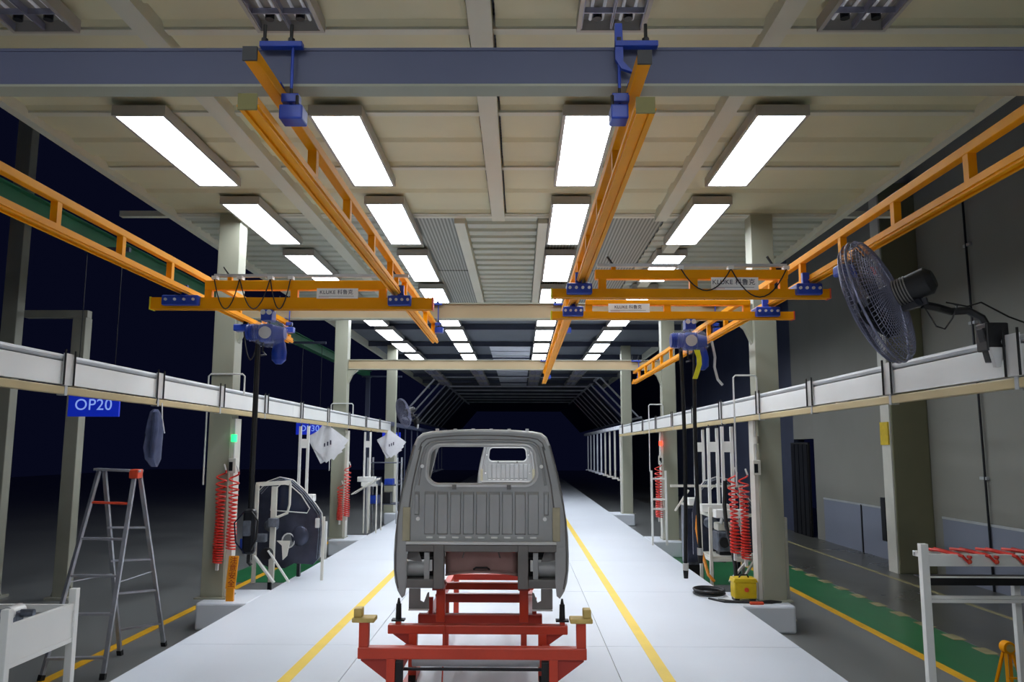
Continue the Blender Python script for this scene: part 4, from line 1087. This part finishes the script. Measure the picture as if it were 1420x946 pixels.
piece('tilt_arm', MB().bar((2.55, 13.5, 1.0), (2.78, 13.5, 1.34), .03, .03), 'offwhite', r)
e = thing('engine_unit', 'grey engine-like unit on the white rack at right', 'engine', (3.3, 13.2, .345))
piece('block', MB().box(3.12, 3.42, 13.05, 13.4, .40, .72), 'engine', e, bevel=.03)
piece('sump', MB().box(3.16, 3.40, 13.1, 13.35, .345, .40), 'blackmetal', e, bevel=.01)
piece('head', MB().box(3.14, 3.40, 13.08, 13.38, .72, .84), 'offwhite', e, bevel=.02)
piece('pulley', MB().cyl((3.22, 13.05, .55), (3.22, 13.0, .55), .08, 18), 'black', e, smooth=True)
piece('pulley', MB().cyl((3.38, 13.05, .68), (3.38, 13.01, .68), .045, 14), 'black', e, smooth=True)
piece('bell_housing', MB().cyl((3.42, 13.2, .56), (3.58, 13.2, .56), .13, 18, .09), 'blackmetal', e, smooth=True)
piece('intake_pipe', MB().tube([(3.2, 13.1, .84), (3.2, 13.05, .93), (3.32, 13.02, .96), (3.45, 13.05, .90), (3.5, 13.1, .8)], .03, 10), 'body_light', e, smooth=True)
r = thing('control_cabinet', 'grey glossy control cabinet left of the white engine rack', 'cabinet', (2.75, 14.4, FL))
piece('body', MB().box(2.92, 3.25, 14.5, 14.9, 0, 1.02), 'engine', r, bevel=.01)
piece('front_door', MB().box(2.94, 3.23, 14.48, 14.5, .05, .97), 'doorpanel', r, bevel=.004)
piece('gauge', MB().cyl((3.06, 14.47, .75), (3.06, 14.48, .75), .06, 16), 'glass', r)
piece('top', MB().box(2.9, 3.27, 14.47, 14.92, 1.02, 1.05), 'offwhite', r)
piece('plinth', MB().box(2.95, 3.22, 14.52, 14.88, FL, 0), 'black', r)
door_panel('dark arched vehicle door standing behind the white engine rack at right', 1, 2.9, 13.5)
frm = thing('gauge_stand', 'slim white gauge stand beside the second right column', 'stand', (2.95, 17.4, 0))
for x in (2.80, 3.10): piece('post', MB().box(x-.02, x+.02, 17.38, 17.42, 0, 1.55), 'white', frm)
for z in (.75, .95, 1.38): piece('crossbar', MB().box(2.8, 3.1, 17.385, 17.415, z-.018, z+.018), 'white', frm)
cable('loose_hose', [(2.72, 12.6, 1.0), (2.70, 12.6, .8), (2.74, 12.6, .55), (2.80, 12.6, .35), (2.86, 12.6, .12), (2.95, 12.62, .02)], .024, 'orangehose', 'orange hose arching down left of the white engine rack', 'hose')
cable('loose_hose', [(2.98, 11.9, 1.55), (2.96, 11.9, 1.2), (2.98, 11.9, .9), (3.05, 11.9, .6), (3.1, 11.95, .35), (3.12, 11.98, .02)], .03, 'black', 'thick black hose curving down in front of the white engine rack', 'hose')

# yellow case and coiled cable
r = thing('tool_case', 'yellow lidded case standing on the deck by the nearest right column', 'case', (3.2, 11.2, 0))
piece('body', MB().box(2.86, 3.16, 11.1, 11.32, .03, .25), 'yellowcase', r, bevel=.02)
piece('lid', MB().plate([(2.845, .245), (3.175, .245), (3.155, .295), (2.865, .295)], [], 'y', 11.09, 11.33), 'yellowcase', r, bevel=.008)
piece('handle', MB().tube([(2.95, 11.2, .29), (2.97, 11.2, .33), (3.06, 11.2, .33), (3.08, 11.2, .29)], .012), 'black', r, smooth=True)
piece('red_badge', MB().cyl((3.02, 11.1, .15), (3.02, 11.088, .15), .03, 10), 'redplastic', r)
for x in (2.90, 3.12): piece('foot', MB().box(x-.03, x+.03, 11.12, 11.30, 0, .03), 'black', r)
def loopc(x, y, z, rx, ry, turns, r_, lab, m='black', name='coiled_cable'):
    pts = []
    N = turns*28
    for i in range(N+1):
        a = 2*PI*i/28; q = 1 + .05*math.sin(a*.37)
        pts.append((x+rx*q*math.cos(a), y+ry*q*math.sin(a), z + r_ + .016*(i/28)))
    return cable(name, pts, r_, m, lab, 'cable')
loopc(2.64, 11.62, 0, .20, .26, 4, .013, 'coil of black cable lying on the deck left of the yellow case')
cable('loose_cable', [(2.55, 11.25, .014), (2.7, 11.0, .014), (2.9, 10.98, .014), (3.1, 10.95, .014), (3.3, 10.95, .014), (3.44, 11.0, .014), (3.3, 10.99, .03), (3.1, 11.01, .014), (2.85, 11.03, .014), (2.65, 11.15, .014)], .014, 'black', 'loose black cable lying in front of the yellow case')
tag(MB().box(3.0, 3.18, 10.87, 10.92, 0, .035).build('red_clamp', 'redplastic', bevel=.01), 'small red clamp lying on the deck in front of the yellow case', 'clamp')
# pole outside the nearest right column
r = thing('guard_post', 'slim pale post standing just outside the nearest right column', 'post', (3.75, 11.7, FL))
piece('shaft', MB().box(3.72, 3.78, 11.67, 11.73, FL, 1.05), 'offwhite', r, bevel=.005)
piece('base', MB().box(3.66, 3.84, 11.6, 11.8, FL, FL+.02), 'offwhite', r)
piece('brace', MB().bar((3.72, 11.7, -.05), (3.62, 11.5, FL+.02), .025, .02), 'offwhite', r)

# ================================================================== LEFT SECOND STATION
r = thing('parts_stand', 'white tubular stand with a tilted tray beyond the second left column', 'stand', (-3.5, 19.8, 0))
for x, y in ((-3.72, 19.6), (-3.62, 19.6), (-3.42, 19.6), (-3.72, 20.3), (-3.42, 20.3)):
    piece('leg', MB().box(x-.015, x+.015, y-.015, y+.015, 0, 1.15), 'offwhite', r)
piece('tray', MB().bar((-3.98, 19.6, .92), (-3.38, 19.6, 1.28), .5, .03), 'offwhite', r, 'tilted pale tray')
piece('box', MB().box(-3.78, -3.44, 19.5, 19.6, 1.1, 1.2), 'white', r)
r = thing('wire_rack', 'dark wire shelf rack standing in the shade behind the left parts stand', 'rack', (-3.9, 22.4, 0))
for x in (-4.1, -3.3):
    for y in (22.0, 22.8): piece('post', MB().box(x-.02, x+.02, y-.02, y+.02, FL, 1.75), 'pipe', r)
for z in (.5, 1.0, 1.6): piece('shelf', MB().box(-4.1, -3.3, 22.0, 22.8, z, z+.02), 'tunneldark', r)
for k, (x, z, w, h, m) in enumerate(((-3.95, .52, .25, .22, 'blue'), (-3.6, .52, .22, .3, 'blackmetal'), (-3.9, 1.02, .2, .2, 'engine'), (-3.55, 1.02, .22, .16, 'blue'))):
    tag(MB().box(x-w/2, x+w/2, 22.1, 22.5, z, z+h).build('parts_box', m, bevel=.01), ['blue box on the low shelf of the dark wire rack', 'black box on the low shelf of the dark wire rack', 'grey box on the middle shelf of the dark wire rack', 'blue box on the middle shelf of the dark wire rack'][k], 'box', 'boxes on the dark wire rack')

# ================================================================== FAR TUNNEL
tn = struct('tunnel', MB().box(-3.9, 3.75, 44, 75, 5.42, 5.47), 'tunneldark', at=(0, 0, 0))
for s, xa, xb in ((-1, -3.9, -5.6), (1, 3.75, 5.6)):
    for k in range(9):
        y = 38 + k*2.4
        piece('sloping_tube', MB().bar((xa, y, 5.40), (xb, y, 3.45), .10, .07), 'tunnel', tn)
    piece('long_tube', MB().bar((xb, 37.5, 3.45), (xb, 62, 3.45), .1, .1), 'tunnel', tn)
    piece('long_tube', MB().bar((xa, 37.5, 5.40), (xa, 62, 5.40), .1, .1), 'tunnel', tn)
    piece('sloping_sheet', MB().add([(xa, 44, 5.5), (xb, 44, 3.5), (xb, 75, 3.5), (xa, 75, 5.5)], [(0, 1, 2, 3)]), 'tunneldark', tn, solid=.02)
for k in range(8): piece('cross_tube', MB().box(-3.9, 3.75, 38+k*3-.04, 38+k*3+.04, 5.33, 5.41), 'tunnel', tn)
for k in range(10):
    y = 27 + k*1.7
    x = 3.55
    r = thing('strip_hanger', 'pale vertical strip hanger down the right side, %s of a far row' % ['first', 'second', 'third', 'fourth', 'fifth', 'sixth', 'seventh', 'eighth', 'ninth', 'tenth'][k], 'hanger', (x, y, .9), 'strip hangers along the far right')
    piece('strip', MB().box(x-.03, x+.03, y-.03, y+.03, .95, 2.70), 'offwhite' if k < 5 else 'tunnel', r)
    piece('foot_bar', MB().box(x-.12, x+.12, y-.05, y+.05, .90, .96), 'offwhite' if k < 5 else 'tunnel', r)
r = thing('overhead_rail', 'dim rail carrying the strip hangers along the far right', 'rail', (3.55, 26, 2.7))
piece('rail', MB().box(3.48, 3.62, 25.8, 44, 2.70, 2.82), 'tunnel', r)
for k in range(10):
    y = 27 + k*1.7; x = -4.05
    r = thing('strip_hanger', 'dim vertical strip hanger down the left side, %s of a far row' % ['first', 'second', 'third', 'fourth', 'fifth', 'sixth', 'seventh', 'eighth', 'ninth', 'tenth'][k], 'hanger', (x, y, .9), 'strip hangers along the far left')
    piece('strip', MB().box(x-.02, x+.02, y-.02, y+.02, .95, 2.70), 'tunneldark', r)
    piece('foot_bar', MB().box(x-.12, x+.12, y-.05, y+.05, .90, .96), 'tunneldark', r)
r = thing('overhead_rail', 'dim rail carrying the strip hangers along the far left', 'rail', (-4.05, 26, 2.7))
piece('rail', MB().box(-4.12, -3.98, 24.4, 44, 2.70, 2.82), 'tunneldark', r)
